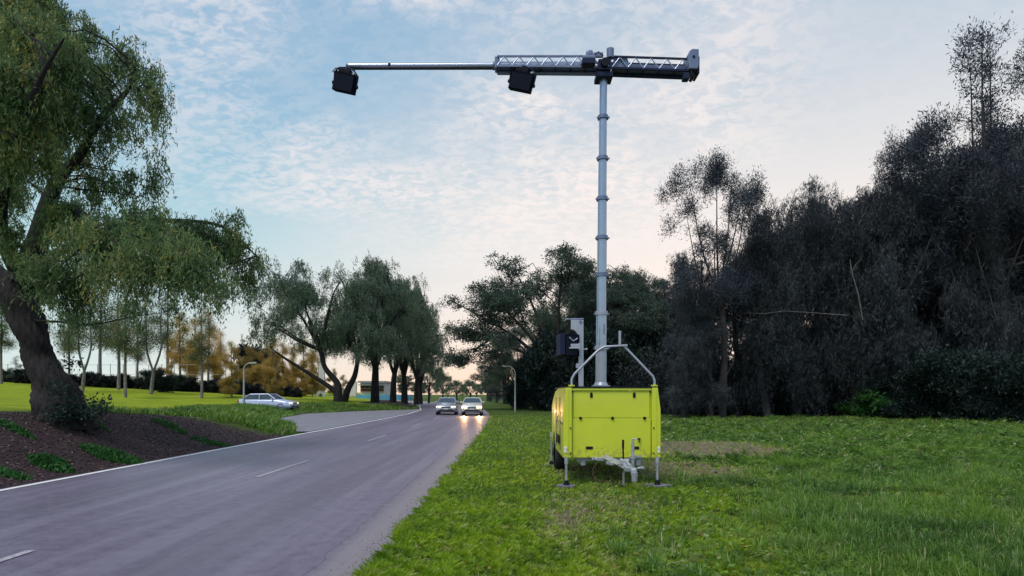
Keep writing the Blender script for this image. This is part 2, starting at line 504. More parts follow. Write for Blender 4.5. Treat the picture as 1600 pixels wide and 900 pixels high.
# splashed mud low on the trailer paint
def muddy(m):
    t = NT(m.node_tree); b = m.node_tree.nodes['Principled BSDF']
    src = b.inputs['Base Color'].links[0].from_socket
    g = t.n('ShaderNodeNewGeometry').outputs['Position']; sp = t.n('ShaderNodeSeparateXYZ'); t.l(g, sp.inputs[0])
    low = t.mrange(sp.outputs[2], 1.0, .5)
    n1 = t.noise(g, 16, 8, .8, .4); n2 = t.noise(g, 2.2, 5, .7)
    f = t.math('MULTIPLY', t.mrange(t.math('ADD', n1, t.math('MULTIPLY', low, .16)), .60, .74), t.math('ADD', t.math('MULTIPLY', low, .5), .08))
    c = t.mix(f, src, (.20, .17, .08))
    c = t.mix(t.math('MULTIPLY', t.mrange(n2, .45, .75), .16), c, (.50, .54, .09))
    t.l(c, b.inputs['Base Color'])
muddy(M['yellow'])

# ------------------------------------------------------------------ ground sheet
def axis(lo, hi, dens):
    out_ = [lo]
    while out_[-1] < hi: out_.append(out_[-1] + dens(out_[-1]))
    return np.array(out_)
gx = axis(-420, 420, lambda x: .35 if -24 < x < 14 else (1.2 if -70 < x < 50 else 12))
gy = axis(-80, 900, lambda y: .4 if 3 < y < 30 else (1.0 if -5 < y < 95 else 14))
GX, GY = np.meshgrid(gx, gy)
GZ = terrain(GX, GY)
# hard step at the road edge: snap columns is not needed, the sheet dips under the road
nx, ny = len(gx), len(gy)
me = bpy.data.meshes.new('ground')
V = np.stack([GX.ravel(), GY.ravel(), GZ.ravel()], 1)
idx = np.arange(nx * ny).reshape(ny, nx)
Q = np.stack([idx[:-1, :-1], idx[:-1, 1:], idx[1:, 1:], idx[1:, :-1]], -1).reshape(-1, 4)
me.vertices.add(len(V)); me.vertices.foreach_set('co', V.astype(np.float32).ravel())
me.loops.add(Q.size); me.loops.foreach_set('vertex_index', Q.astype(np.int32).ravel())
me.polygons.add(len(Q)); me.polygons.foreach_set('loop_start', np.arange(0, Q.size, 4, dtype=np.int32))
me.polygons.foreach_set('loop_total', np.full(len(Q), 4, dtype=np.int32))
me.polygons.foreach_set('use_smooth', np.ones(len(Q), bool))

def mulch_f(x, y):
    d = x_bank(y) - x
    a = ss(-.3, .05, d) * (1 - ss(3.4, 4.3, d)) * (1 - ss(19, 27, y + .8 * (d - 1.5)))
    b_ = ss(.1, .8, d) * (1 - ss(5, 7, d)) * ss(61, 66, y) * (1 - ss(100, 110, y))
    c_ = ss(2, 5, x - (8.0 + vnoise(x, y, .3))) * ss(40, 46, y)      # leaf litter below the wood
    return np.clip(a + b_ + c_, 0, 1)
def dirt_f(x, y):
    x = x + .35 * vnoise(x, y, 1.9); y = y + .5 * vnoise(y, x, 1.5)
    e = np.hypot((x - 5.4) / 3.4, (y - 18.3) / 3.6)
    a = .85 * (1 - ss(.45, 1.15, e))
    e2 = np.hypot((x - 3.9) / 1.6, (y - 13.0) / 2.2)
    a = np.maximum(a, .8 * (1 - ss(.5, 1.2, e2)))
    e3 = np.hypot((x - (.25 + .05 * y)) / .35, (y - 8.2) / 2.2)
    a = np.maximum(a, .72 * (1 - ss(.4, 1.3, e3)))
    e7 = np.hypot((x - .9 - .16 * (y - 7)) / .3, (y - 9) / 3.5); a = np.maximum(a, .55 * (1 - ss(.4, 1.3, e7)))
    e8 = np.hypot((x - 6.5) / 2.2, (y - 9.3) / .55); a = np.maximum(a, .45 * (1 - ss(.4, 1.3, e8)))
    e4 = np.hypot((x - 1.45) / .9, (y - 8.4) / 1.5)
    a = np.maximum(a, .50 * (1 - ss(.3, 1.3, e4)))
    e5 = np.hypot((x - 1.8) / 1.1, (y - 12.3) / 1.9)
    a = np.maximum(a, .6 * (1 - ss(.5, 1.2, e5)))
    e6 = np.hypot((x - (2.6 + .3 * (y - 6))) / .35, (y - 6.5) / 1.2)
    a = np.maximum(a, .5 * (1 - ss(.4, 1.3, e6)))
    return a
def lawn_f(x, y):
    d = x_bank(y) - x
    return ss(4.0, 5.0, d)
for nm, fn in (('mulch', mulch_f), ('dirt', dirt_f), ('lawn', lawn_f)):
    a = me.attributes.new(nm, 'FLOAT', 'POINT'); a.data.foreach_set('value', fn(GX, GY).ravel().astype(np.float32))
me.materials.append(M['ground']); me.update(calc_edges=True)
tag(link('ground', me), 'sloping ground of turf, lawn and dark mulch either side of the road', kind='structure')

# ------------------------------------------------------------------ road
def strip(name, ys, xa, xb, z, m, uvx=None, across=1):
    me = bpy.data.meshes.new(name); vs = []; fs = []; uvs = []
    for y in ys:
        a, b_ = float(xa(y)), float(xb(y))
        for k in range(across + 1):
            x = a + (b_ - a) * k / across
            vs.append((x, y, z)); uvs.append((abs(x - float(x_right(y))), y))
    w = across + 1
    for i in range(len(ys) - 1):
        for k in range(across): fs.append((i * w + k, i * w + k + 1, (i + 1) * w + k + 1, (i + 1) * w + k))
    me.from_pydata(vs, [], fs)
    ul = me.uv_layers.new(name='UVMap')
    for lp in me.loops: ul.data[lp.index].uv = uvs[lp.vertex_index]
    me.materials.append(m); me.update()
    o = link(name, me); return o
ys = list(np.arange(-60, 130, 1.5)) + list(range(130, 400, 10))
tag(strip('road', ys, lambda y: x_left(y) - .10, lambda y: x_right(y) + .02, 0.0, M['road'], across=4), kind='structure')
# pale paved strip made up for the smear of a passing car
ys2 = list(np.arange(26.5, 67, .8))
tag(strip('car_smear_strip', ys2, lambda y: x_bank(y) - .1, lambda y: x_left(y) - .18, 0.004, M['car_smear']), kind='structure')
tag(strip('edge_line', ys, lambda y: x_left(y), lambda y: x_left(y) + .14, 0.008, M['paint']), kind='structure')
def xc(y): return (x_left(y) + x_right(y)) / 2 + np.interp(y, [0, 30], [0.02, 0])
vs = MB()
for y0 in (3.4, 12.0, 21.2, 30.2, 39.2, 48, 57, 66, 75):
    yy = np.linspace(y0, y0 + 3.0, 4)
    for a, b_ in zip(yy[:-1], yy[1:]):
        vs.add([(xc(a) - .05, a, .008), (xc(a) + .05, a, .008), (xc(b_) + .05, b_, .008), (xc(b_) - .05, b_, .008)], [(0, 1, 2, 3)])
M['paint_dull'] = plain('faded road paint', (.36, .34, .37), .7, 0, .25, 20)
tag(vs.build('centre_line', M['paint_dull']), kind='structure')

# ------------------------------------------------------------------ leaves, crowns and trunks
def unit(v): return v / (np.linalg.norm(v, axis=-1, keepdims=True) + 1e-9)

def cards(c, ax, L, Wd, rng, droop=0.0):
    """rhombus leaves: centre c, long axis ax, length L, width Wd"""
    n = len(c)
    r = unit(rng.normal(size=(n, 3)))
    s = unit(np.cross(ax, r))
    L = np.asarray(L).reshape(-1, 1) * np.ones((n, 1)); Wd = np.asarray(Wd).reshape(-1, 1) * np.ones((n, 1))
    nn = np.cross(ax, s)
    a = c - ax * L * .5; b = c + ax * L * .5
    m1_ = c + s * Wd * .5 + nn * L * .06; m2_ = c - s * Wd * .5 + nn * L * .06
    return np.stack([a, m1_, b, m2_], 1).reshape(-1, 3)

def tris(c, ax, L, Wd, rng):
    n = len(c); r = unit(rng.normal(size=(n, 3))); s = unit(np.cross(ax, r))
    L = np.asarray(L).reshape(-1, 1) * np.ones((n, 1)); Wd = np.asarray(Wd).reshape(-1, 1) * np.ones((n, 1))
    return np.stack([c - ax * L * .5 - s * Wd * .5, c - ax * L * .5 + s * Wd * .5, c + ax * L * .5], 1).reshape(-1, 3)

def blob_points(blobs, n, rng, power=.42):
    bl = np.array(blobs, float)                    # cx cy cz rx ry rz weight
    w = bl[:, 6] * bl[:, 3] * bl[:, 4] * bl[:, 5]; w = w / w.sum()
    k = rng.choice(len(bl), n, p=w)
    d = unit(rng.normal(size=(n, 3))); r = rng.random((n, 1)) ** power
    return bl[k, :3] + d * r * bl[k, 3:6], k

def grow(limbs, blobs, rng, n2=50, n3=900, sag=.0, att=(.35, 1.0), r2=.05, r3=.012, sides=5, tipjit=.35, rough=False):
    """limbs: [(points, radii)] ; returns wood MB and tips"""
    wood = MB(); pool = []; prad = []
    for li, (pts, rad) in enumerate(limbs):
        pts = [Vector(p) for p in pts]
        # smooth the limb
        P = []; R = []
        for i in range(len(pts) - 1):
            p0 = pts[max(i - 1, 0)]; p1 = pts[i]; p2 = pts[i + 1]; p3 = pts[min(i + 2, len(pts) - 1)]
            SUB = 9 if rough and li == 0 else 4
            for k in range(SUB):
                t = k / SUB
                q = .5 * ((2 * p1) + (-p0 + p2) * t + (2 * p0 - 5 * p1 + 4 * p2 - p3) * t * t + (-p0 + 3 * p1 - 3 * p2 + p3) * t ** 3)
                P.append(q); R.append(rad[i] * (1 - t) + rad[i + 1] * t)
        P.append(pts[-1]); R.append(rad[-1])
        if rough and li < 2:
            # deep vertical bark ridges and burls as real relief
            ns = 44; o0 = len(wood.v); wood.tube(P, R, ns, caps=False)
            for q in range(len(P)):
                for k in range(ns):
                    vi = o0 + q * ns + k; a = 2 * pi * k / ns; p = Vector(wood.v[vi]); r_ = R[q]
                    dd = .10 * abs(sin(a * 5 + q * .21 + 1.2 * sin(q * .13))) + .06 * sin(a * 11 + q * .4) + .07 * sin(a * 2 + q * .35) + .05 * sin(a * 17 - q * .9) - .06
                    if li == 0: dd += .16 * max(0, sin(a * 4 + .6)) * max(0, 1 - q / 16) ** 1.5
                    p2 = p + (p - P[q]) * dd; wood.v[vi] = tuple(p2)
        else: wood.tube(P, R, 12 if max(rad) > .25 else (8 if max(rad) > .08 else 6), caps=False)
        for q, r in zip(P, R):
            pool.append((q.x, q.y, q.z)); prad.append(r)
    A = np.array(pool); AR = np.array(prad)
    zmin = A[:, 2].min() + .25 * (A[:, 2].max() - A[:, 2].min())
    c2, kb = blob_points(blobs, n2, rng, .5)
    base_pool = A.copy(); ok = base_pool[:, 2] > zmin
    base_pool = base_pool[ok]
    newp = [base_pool]
    for c in c2:
        d = np.linalg.norm(base_pool - c, axis=1) + 1.2 * np.clip(base_pool[:, 2] - c[2], 0, None)
        q = base_pool[np.argmin(d)]
        L = np.linalg.norm(c - q)
        if L < .3: continue
        t = np.linspace(0, 1, 7)[:, None]
        bend = rng.normal(size=3) * L * .10; bend[2] += L * .12
        P = q + (c - q) * t + bend * np.sin(pi * t) + rng.normal(size=(7, 3)) * L * .02
        P[0] = q
        P[:, 2] -= (t[:, 0] ** 2) * sag * L
        rr = min(r2 * (.5 + L * .25), r2 * 1.8)
        wood.tube(P.tolist(), [rr * (1 - .8 * x) for x in np.linspace(0, 1, 7)], sides, caps=False)
        newp.append(P[2:])
    Bp = np.concatenate(newp)
    # tips
    k3 = rng.choice(len(blobs), n3, p=None)
    tips, _ = blob_points(blobs, n3, rng, .38)
    # attract tips toward branch pool so they gather in clumps
    D = ((tips[:, None, :] - Bp[None]) ** 2).sum(-1); j = D.argmin(1)
    near = Bp[j]
    tips = near + (tips - near) * rng.uniform(*att, (n3, 1)) + rng.normal(size=(n3, 3)) * tipjit * .3
    tv = []; 
    for a, b in zip(near, tips):
        L = np.linalg.norm(b - a)
        if L < .05: continue
        mid = (a + b) / 2 + rng.normal(size=3) * L * .12
        wood.tube([a, mid, b], [r3 * 1.6, r3 * 1.2, r3 * .5], 3, caps=False)
    return wood, tips

def leaves_weep(tips, rng, per=28, slen=(.5, 1.5), leaf=(.16, .03), spread=.25, strands=2):
    n = len(tips) * strands
    T = np.repeat(tips, strands, 0) + rng.normal(size=(n, 3)) * spread
    SL = rng.uniform(*slen, n)
    out_d = rng.normal(size=(n, 2)) * .22
    m = per // strands
    t = rng.random((n, m))
    c = np.empty((n, m, 3))
    c[..., 0] = T[:, None, 0] + out_d[:, None, 0] * t * SL[:, None]
    c[..., 1] = T[:, None, 1] + out_d[:, None, 1] * t * SL[:, None]
    c[..., 2] = T[:, None, 2] + .12 * SL[:, None] * np.sin(t * pi) - t ** 1.15 * SL[:, None]
    c = c.reshape(-1, 3)
    c += rng.normal(size=c.shape) * .035
    ax = rng.normal(size=c.shape) * .55; ax[:, 2] -= 1.0; ax = unit(ax)
    L = leaf[0] * rng.uniform(.6, 1.4, len(c)); Wd = leaf[1] * rng.uniform(.7, 1.3, len(c))
    tint = np.repeat(rng.random(n), m) * .55 + rng.random(n * m) * .45
    return cards(c, ax, L, Wd, rng), tint

def leaves_puff(tips, rng, per=30, sig=.28, leaf=(.16, .08), up=.3, flat=.7, tri=False):
    n = len(tips)
    off = rng.normal(size=(n, per, 3)) * sig; off[..., 2] *= flat
    c = (tips[:, None] + off).reshape(-1, 3)
    ax = unit(off.reshape(-1, 3)) + rng.normal(size=c.shape) * .6; ax[:, 2] += up; ax = unit(ax)
    L = leaf[0] * rng.uniform(.6, 1.4, len(c)); Wd = leaf[1] * rng.uniform(.7, 1.3, len(c))
    tint = np.repeat(rng.random(n), per) * .55 + rng.random(n * per) * .45
    return (tris if tri else cards)(c, ax, L, Wd, rng), tint

def crown_mesh(name, Vt, m, nper=4): return np_mesh(name, Vt[0], nper, m, Vt[1])

def wood_mesh(w, name, m):
    me = bpy.data.meshes.new(name); me.from_pydata(w.v, [], w.f); me.materials.append(m)
    me.polygons.foreach_set('use_smooth', [True] * len(w.f)); me.update(); return me

PROTO = {}
def make_proto(key, wood, wm, cr, cm, nper=4):
    PROTO[key] = (wood_mesh(wood, 'trunk', wm), crown_mesh('crown', cr, cm, nper))

def plant(key, name, label, cat, loc, scale, rz=0.0, group=None, wide=1.0, matcrown=None, lean=0.0):
    t = thing(name, label, cat, loc, rz, group)
    t.scale = (scale * wide, scale * wide, scale)
    t.rotation_euler = (lean, 0, rz)
    link('trunk', PROTO[key][0], t)
    link('crown', PROTO[key][1], t)
    return t

def env_blobs(rng, n, fn):
    return [fn(rng, i / max(1, n - 1)) for i in range(n)]

# casuarina: tall, dense, drooping needles; 10 m proto
def proto_cas(key, seed, width=2.4, low=1.4):
    rng = np.random.default_rng(seed)
    limbs = [([(0, 0, -.3), (.1 * rng.normal(), .1 * rng.normal(), 3), (.3 * rng.normal(), .3 * rng.normal(), 6), (.35 * rng.normal(), .3 * rng.normal(), 9.2)], [.2, .15, .09, .03])]
    for k in range(4):
        a = rng.uniform(0, 2 * pi); z0 = rng.uniform(1.5, 4.5)
        limbs.append(([(0, 0, z0), (cos(a) * .8, sin(a) * .8, z0 + 1.6), (cos(a) * 1.5, sin(a) * 1.5, z0 + 3.6)], [.08, .055, .02]))
    blobs = []
    for i in range(17):
        z = low + (9.3 - low) * (i + .5) / 17
        r = width * (1 - .75 * ((z - 4.6) / 5.4) ** 2) * .62
        a = rng.uniform(0, 2 * pi); rr = r * rng.uniform(.3, .9)
        s = rng.uniform(.75, 1.25)
        blobs.append((cos(a) * rr, sin(a) * rr, z, s, s, s * 1.05, 1))
    blobs.append((0, 0, 9.2, .5, .5, .9, 1))
    for k in range(7):
        a = rng.uniform(0, 2 * pi); r = width * rng.uniform(.2, .75); z = rng.uniform(7.2, 9.9 - r * .4)
        blobs.append((cos(a) * r, sin(a) * r, z, .28, .28, .6, 5)); limbs.append(([(cos(a) * r * .3, sin(a) * r * .3, z - 2.2), (cos(a) * r * .8, sin(a) * r * .8, z - .8), (cos(a) * r, sin(a) * r, z + .4)], [.03, .02, .006]))
    wood, tips = grow(limbs, blobs, rng, 60, 640, 0, r2=.024, r3=.006)
    cr = leaves_weep(tips, rng, 66, (.35, 1.15), (.21, .019), .10, 6)
    make_proto(key, wood, M['bark_cas'], cr, M['leaf_cas'])
proto_cas('cas_a', 11, 2.5); proto_cas('cas_b', 12, 3.0, 1.0); proto_cas('cas_c', 13, 2.1, 1.8)

# open-crowned gum with clumps of leaves on rising limbs
def proto_gum(key, seed, clumps, mat='leaf_gum', bark='bark_cas', per=46):
    rng = np.random.default_rng(seed)
    limbs = [([(0, 0, -.3), (.1, 0, 3), (-.1, .1, 5.2)], [.17, .13, .10])]
    blobs = []
    for (x, z, r) in clumps:
        y = rng.normal() * .8
        b0 = Vector((-.1, .1, min(z - .8, rng.uniform(3.6, 5.4))))
        e = Vector((x, y, z)); mid = b0.lerp(e, .5) + Vector((x * .10, 0, -.25))
        limbs.append(([b0, mid, e], [.055, .03, .010]))
        blobs.append((x, y, z, r, r, r * .8, 1))
        blobs[-1] = (x, y, z, r * .45, r * .45, r * .5, 1)
        for k in range(8):
            d = unit(rng.normal(size=3)) * r * rng.uniform(.4, 1.7)
            q = r * rng.uniform(.25, .60)
            blobs.append((x + d[0], y + d[1], z + d[2] * .8, q, q, q * 1.25, 2.2))
    wood, tips = grow(limbs, blobs, rng, 90, 900, 0, r2=.016, r3=.005, tipjit=.12, att=(.5, 1.05))
    cr = leaves_puff(tips, rng, per, .13, (.11, .024), .6, 1.2)
    make_proto(key, wood, M[bark], cr, M[mat])
proto_gum('gum_a', 21, [(-1.2, 9.0, .75), (-.3, 9.4, .7), (.6, 9.2, .8), (1.2, 8.5, .6), (-1.5, 7.6, .7), (.2, 8.0, .9), (1.1, 7.2, .8), (-.5, 6.6, .8), (-1.7, 5.7, .6), (.9, 5.9, .9), (0, 5.0, .9), (-.9, 4.6, .8), (1.2, 4.6, .9)])
proto_gum('gum_b', 22, [(-1.6, 8.3, .45), (-.9, 9.3, .4), (.1, 9.6, .35), (.9, 9.1, .45), (1.6, 8.2, .5), (-.2, 8.2, .5), (-2.4, 6.6, .6), (-1.5, 6.2, .8), (.6, 7.0, .6), (1.7, 6.4, .8), (0, 5.5, .9), (-1.2, 4.9, .8), (1.2, 4.8, .9), (2.3, 5.4, .6)])

# wide fig-like crown
def proto_fig():
    rng = np.random.default_rng(31)
    limbs = [([(0, 0, -.3), (0, 0, 1.5), (.2, 0, 2.6)], [.32, .24, .20])]
    for (x, z) in ((-5.6, 6.6), (-4.2, 7.6), (-2.2, 8.8), (0.3, 9.3), (2.6, 8.6), (4.6, 7.3), (5.4, 5.6), (-5.0, 4.9)):
        y = rng.normal() * 1.5
        limbs.append(([(.1, 0, 2.2), (x * .35, y * .3, 2.6 + (z - 2.6) * .42), (x * .72, y * .7, 2.6 + (z - 2.6) * .78), (x, y, z)], [.14, .09, .05, .02]))
    blobs = []
    for i in range(110):
        a = rng.uniform(-pi * .08, pi * 1.08); rr = rng.uniform(.25, 1.0) ** .6
        x = cos(a) * 5.8 * rr; z = 4.1 + sin(a) * 5.2 * rr; y = rng.normal() * 2.0
        s = rng.uniform(.38, .95); blobs.append((x, y, z, s * 1.2, s, s * .65, 1))
    for lp, lr in limbs[1:]:
        e = lp[-1]; blobs.append((e[0], e[1], e[2], .7, .7, .45, 1.5)); e = lp[-2]; blobs.append((e[0], e[1], e[2] + .4, .8, .8, .5, 1.2))
    wood, tips = grow(limbs, blobs, rng, 130, 1900, 0, r2=.026, r3=.008, tipjit=.18, att=(.75, 1.1))
    cr = leaves_puff(tips, rng, 38, .16, (.12, .055), .3, .6)
    make_proto('fig', wood, M['bark_dark'], cr, M['leaf_fig'])
proto_fig()

# weeping row tree, 10 m proto, crown reaches low
def proto_row(key, seed, trunk, width=4.2, low=2.3, cx=0.0, extra=None, tr=.36):
    rng = np.random.default_rng(seed)
    limbs = [(trunk, [tr, tr * .8, tr * .66] + [tr * .5] * (len(trunk) - 3))] + (extra or [])
    top = Vector(trunk[-2])
    for k in range(7):
        a = 2 * pi * k / 7 + rng.uniform(-.3, .3); r = width * rng.uniform(.5, .85); z = rng.uniform(5.2, 8.8)
        limbs.append(([top, (cos(a) * r * .4 + top.x * .5 + cx * .5, sin(a) * r * .4, 2.6 + (z - 2.6) * .55), (cos(a) * r * .8 + cx, sin(a) * r * .8, 2.6 + (z - 2.6) * .85), (cos(a) * r + cx, sin(a) * r, z)], [.13, .09, .05, .018]))
    blobs = []
    for i in range(60):
        a = rng.uniform(0, 2 * pi); ph = rng.uniform(-.15, 1) * pi / 2; rr = rng.uniform(.55, 1)
        x = cos(a) * cos(ph) * width * rr; y = sin(a) * cos(ph) * width * rr; z = 4.4 + sin(ph) * 5.0 * rr
        s = rng.uniform(.5, .95); blobs.append((x + cx, y, max(z, low + .8), s, s, s * .9, 1))
    for i in range(5):
        blobs.append((cx + rng.normal() * width * .35, rng.normal() * width * .35, rng.uniform(9, 9.8), .35, .35, .6, 1.5))
    wood, tips = grow(limbs, blobs, rng, 110, 1250, .05, r2=.022, r3=.007, tipjit=.2, att=(.6, 1.05))
    cr = leaves_weep(tips, rng, 48, (.2, .7), (.13, .036), .13, 5)
    make_proto(key, wood, M['bark'], cr, M['leaf_row'])
proto_row('row_crook', 40, [(0, 0, -.3), (.05, 0, .8), (-.05, 0, 1.4), (-.85, 0, 2.4), (-1.15, 0, 3.6), (-1.9, 0, 5.6)], 3.6, 2.6, -2.4,
          [([(0, 0, .6), (-.6, -.2, 1.15), (-2.0, -.4, 2.1), (-3.3, -.6, 2.95), (-4.2, -.7, 3.6)], [.22, .17, .13, .09, .03])], .34)
proto_row('row_a', 41, [(0, 0, -.3), (-.05, 0, 1.0), (-.15, 0, 2.0), (-.6, 0, 3.2)], 4.2)
proto_row('row_b', 42, [(0, 0, -.3), (.35, 0, .9), (1.0, 0, 2.0), (1.3, 0, 3.4), (1.6, 0, 5)], 3.8, 2.3, 1.6)
proto_row('row_c', 43, [(0, 0, -.3), (0, 0, 1.0), (.05, 0, 2.0), (.1, 0, 3.4)], 3.6, 2.0)

# slender lawn trees
def proto_slim(key, seed, mat, fork=False, lo=3.6, wid=1.1, bark='bark_grey', n3=180, per=30):
    rng = np.random.default_rng(seed)
    limbs = []
    if fork:
        limbs.append(([(0, 0, -.3), (.12, 0, 1.0), (.2, 0, 2.0)], [.16, .13, .12]))
        limbs.append(([(.2, 0, 2.0), (-.25, 0, 4), (-.3, 0, 6.5), (-.45, 0, 9.2)], [.09, .075, .05, .02]))
        limbs.append(([(.2, 0, 2.0), (.75, 0, 4.2), (.7, 0, 6.5), (.85, .1, 8.8)], [.09, .07, .05, .02]))
    else:
        limbs.append(([(0, 0, -.3), (.04, 0, 2.5), (-.05, 0, 6), (0, 0, 9.6)], [.14, .11, .07, .02]))
    blobs = []
    for i in range(13):
        z = lo + (9.6 - lo) * (i + .5) / 13; r = wid * (1 - .65 * (z - lo) / (10 - lo))
        blobs.append((rng.normal() * r * .5, rng.normal() * r * .5, z, r * .6, r * .6, .55, 1))
    wood, tips = grow(limbs, blobs, rng, 26, n3, 0, r2=.018, r3=.007, tipjit=.25)
    cr = leaves_puff(tips, rng, int(per * 1.5), .24, (.11, .042), -.2, 1.0)
    make_proto(key, wood, M[bark], cr, M[mat])
proto_slim('slim_fork', 51, 'leaf_green', True, 4.2, 1.7, n3=230, per=26)
proto_slim('slim_green', 52, 'leaf_green', False, 3.8, 1.5, n3=230, per=26)
proto_slim('slim_orange', 53, 'leaf_sunset', False, 2.8, 1.5, n3=380)
proto_slim('slim_brown', 54, 'leaf_brown', False, .8, 1.7, n3=760, per=36)
proto_slim('slim_pine', 55, 'leaf_fig', False, 1.5, 2.0, bark='bark_dark', n3=300)

# shrubs, about 2 m proto
def proto_bush(key, seed, mat, leaf=(.13, .06), per=50, n3=300, tall=2.0, wid=1.3, up=.3):
    rng = np.random.default_rng(seed)
    limbs = []
    for k in range(6):
        a = 2 * pi * k / 6; limbs.append(([(0, 0, -.1), (cos(a) * wid * .3, sin(a) * wid * .3, tall * .4), (cos(a) * wid * .65, sin(a) * wid * .65, tall * .75)], [.035, .022, .008]))
    blobs = [(rng.normal() * wid * .38, rng.normal() * wid * .38, rng.uniform(.12, .85) * tall, wid * .38, wid * .38, tall * .16, 1) for _ in range(16)]
    wood, tips = grow(limbs, blobs, rng, 24, n3, 0, r2=.012, r3=.006, tipjit=.15)
    tips[:, 2] = np.maximum(tips[:, 2], .08)
    cr = leaves_puff(tips, rng, per, .12, leaf, up, .8)
    make_proto(key, wood, M['bark_dark'], cr, M[mat])
proto_bush('bush_a', 61, 'leaf_bush'); proto_bush('bush_b', 62, 'leaf_bush', (.17, .05), 44, 300, 2.2, 1.2, -.5)
proto_bush('bush_fern', 63, 'leaf_fern', (.20, .05), 40, 160, 1.5, 1.1, .2)
proto_bush('bush_hedge', 64, 'leaf_hedge', (.16, .09), 40, 260, 2.0, 1.6)

# ------------------------------------------------------------------ the big pepper tree on the bank
def big_tree():
    rng = np.random.default_rng(77)
    base = ground_at(93, 655)
    Y = base.y
    t = thing('pepper_tree', 'large old weeping tree with thick leaning dark trunk on the mulched bank', 'tree', base)
    def L(u, v, dy=0.0): p = at(u, v, Y + dy); return Vector((p.x - base.x, p.y - base.y, p.z - base.z))
    sc = Y / 16.0
    limbs = [
        ([L(98, 676), L(94, 647), L(88, 620), L(79, 595), L(61, 560), L(55, 536), L(43, 504), L(33, 478), L(28, 450), L(38, 425)], [.74 * sc, .60 * sc, .51 * sc, .41 * sc, .33 * sc, .33 * sc, .36 * sc, .38 * sc, .34 * sc, .27 * sc]),
        ([L(28, 470), L(2, 440), L(-35, 400, .5), L(-80, 330, 1.5), L(-110, 240, 2)], [.34 * sc, .28 * sc, .22 * sc, .15 * sc, .07 * sc]),
        ([L(36, 440), L(58, 380), L(78, 310), L(98, 270), L(122, 246), L(158, 184), L(200, 140), L(212, 90)], [.36 * sc, .26 * sc, .19 * sc, .155 * sc, .12 * sc, .09 * sc, .06 * sc, .02 * sc]),
        ([L(92, 290), L(84, 250, .6), L(80, 190, 1.0), L(60, 90, 1.2), L(70, -10, 1.4)], [.13 * sc, .11 * sc, .09 * sc, .06 * sc, .02 * sc]),
        ([L(66, 350), L(100, 325, -.8), L(140, 345, -1.6), L(190, 385, -2.4), L(250, 410, -3), L(310, 425, -3.4)], [.15 * sc, .12 * sc, .09 * sc, .06 * sc, .04 * sc, .02 * sc]),
        ([L(46, 420), L(120, 380, 1.2), L(200, 350, 2.0), L(280, 345, 2.6), L(350, 355, 2.8), L(400, 400, 3)], [.16 * sc, .13 * sc, .10 * sc, .07 * sc, .045 * sc, .02 * sc]),
        ([L(30, 430), L(0, 350, -1), L(20, 240, -2), L(60, 130, -2.6), L(100, 60, -2.8)], [.2 * sc, .16 * sc, .11 * sc, .06 * sc, .02 * sc]),
    ]
    px_ = Y / F
    B = []
    def blob(u, v, dy, ru, rv, w=1.0):
        p = L(u, v, dy); B.append((p.x, p.y, p.z, ru * px_, max(ru, rv) * px_ * .9, rv * px_, w))
    for (u, v, dy, ru, rv, w) in [
        (-20, 40, 0, 70, 60, 1.3), (50, 10, 1, 60, 50, 1.3), (60, 80, -1.5, 60, 50, 1.4), (110, 60, .5, 40, 42, 1.2), (10, 150, -2, 75, 50, 1.4),
        (95, 150, -1, 50, 50, 1.3), (140, 100, .5, 26, 34, 1.0), (160, 130, .5, 20, 30, .8), (195, 105, .5, 26, 34, .8), (190, 62, .3, 20, 18, 1.2), (230, 118, .2, 26, 30, 1.1),
        (240, 160, .2, 26, 26, .9), (262, 190, 0, 14, 16, .9), (190, 200, 0, 40, 34, .55), (240, 230, 0, 24, 30, .7), (150, 230, .4, 36, 30, .6),
        (30, 230, -2, 60, 35, 1.1), (95, 225, 1, 40, 30, .8), (-40, 250, 0, 50, 50, 1.0), (20, 300, 1.5, 50, 30, .55), (-40, 340, 1, 40, 40, .8),
        (150, 290, .5, 46, 30, .75), (210, 290, .6, 36, 28, .7), (100, 340, -1, 50, 26, 1.2), (30, 370, -1, 40, 26, 1.0), (160, 370, -2, 55, 30, 1.1), (235, 350, -1, 48, 26, 1.0),
        (250, 400, -2.6, 60, 34, 1.1), (190, 430, -2.6, 45, 26, .8), (300, 370, 2.5, 50, 30, 1.6), (300, 425, -3, 45, 30, .95), (350, 385, 2.6, 40, 34, 1.4), (370, 345, 2.8, 26, 18, .9), (330, 335, 2.8, 14, 12, .6), (385, 430, 3, 26, 30, 1.0),
        (90, 420, -2, 45, 26, 1.2), (130, 460, -1.5, 34, 20, .8), (340, 450, 1.5, 34, 22, 1.0), (70, 455, 2.0, 40, 20, .7), (210, 470, 0, 30, 14, .5), (-10, 470, 2.5, 34, 22, .7), (-30, 420, 2.5, 34, 30, .8), (290, 470, .8, 20, 14, .5), (110, 490, -.5, 26, 16, .45), (160, 492, .8, 28, 14, .45), (245, 485, .4, 24, 14, .5), (340, 478, 1.5, 26, 14, .6), (385, 470, 2.6, 22, 16, .6), (60, 490, 2.5, 24, 14, .4), (405, 420, 3, 16, 26, .6), (180, 520, 1.5, 14, 10, .2), (310, 500, 1.2, 14, 10, .3)]:
        blob(u, v - 8, dy, ru, rv, w)
    wood, tips = grow(limbs, B, rng, 190, 2350, .04, r2=.030, r3=.008, tipjit=.18, att=(.3, .95), rough=True)
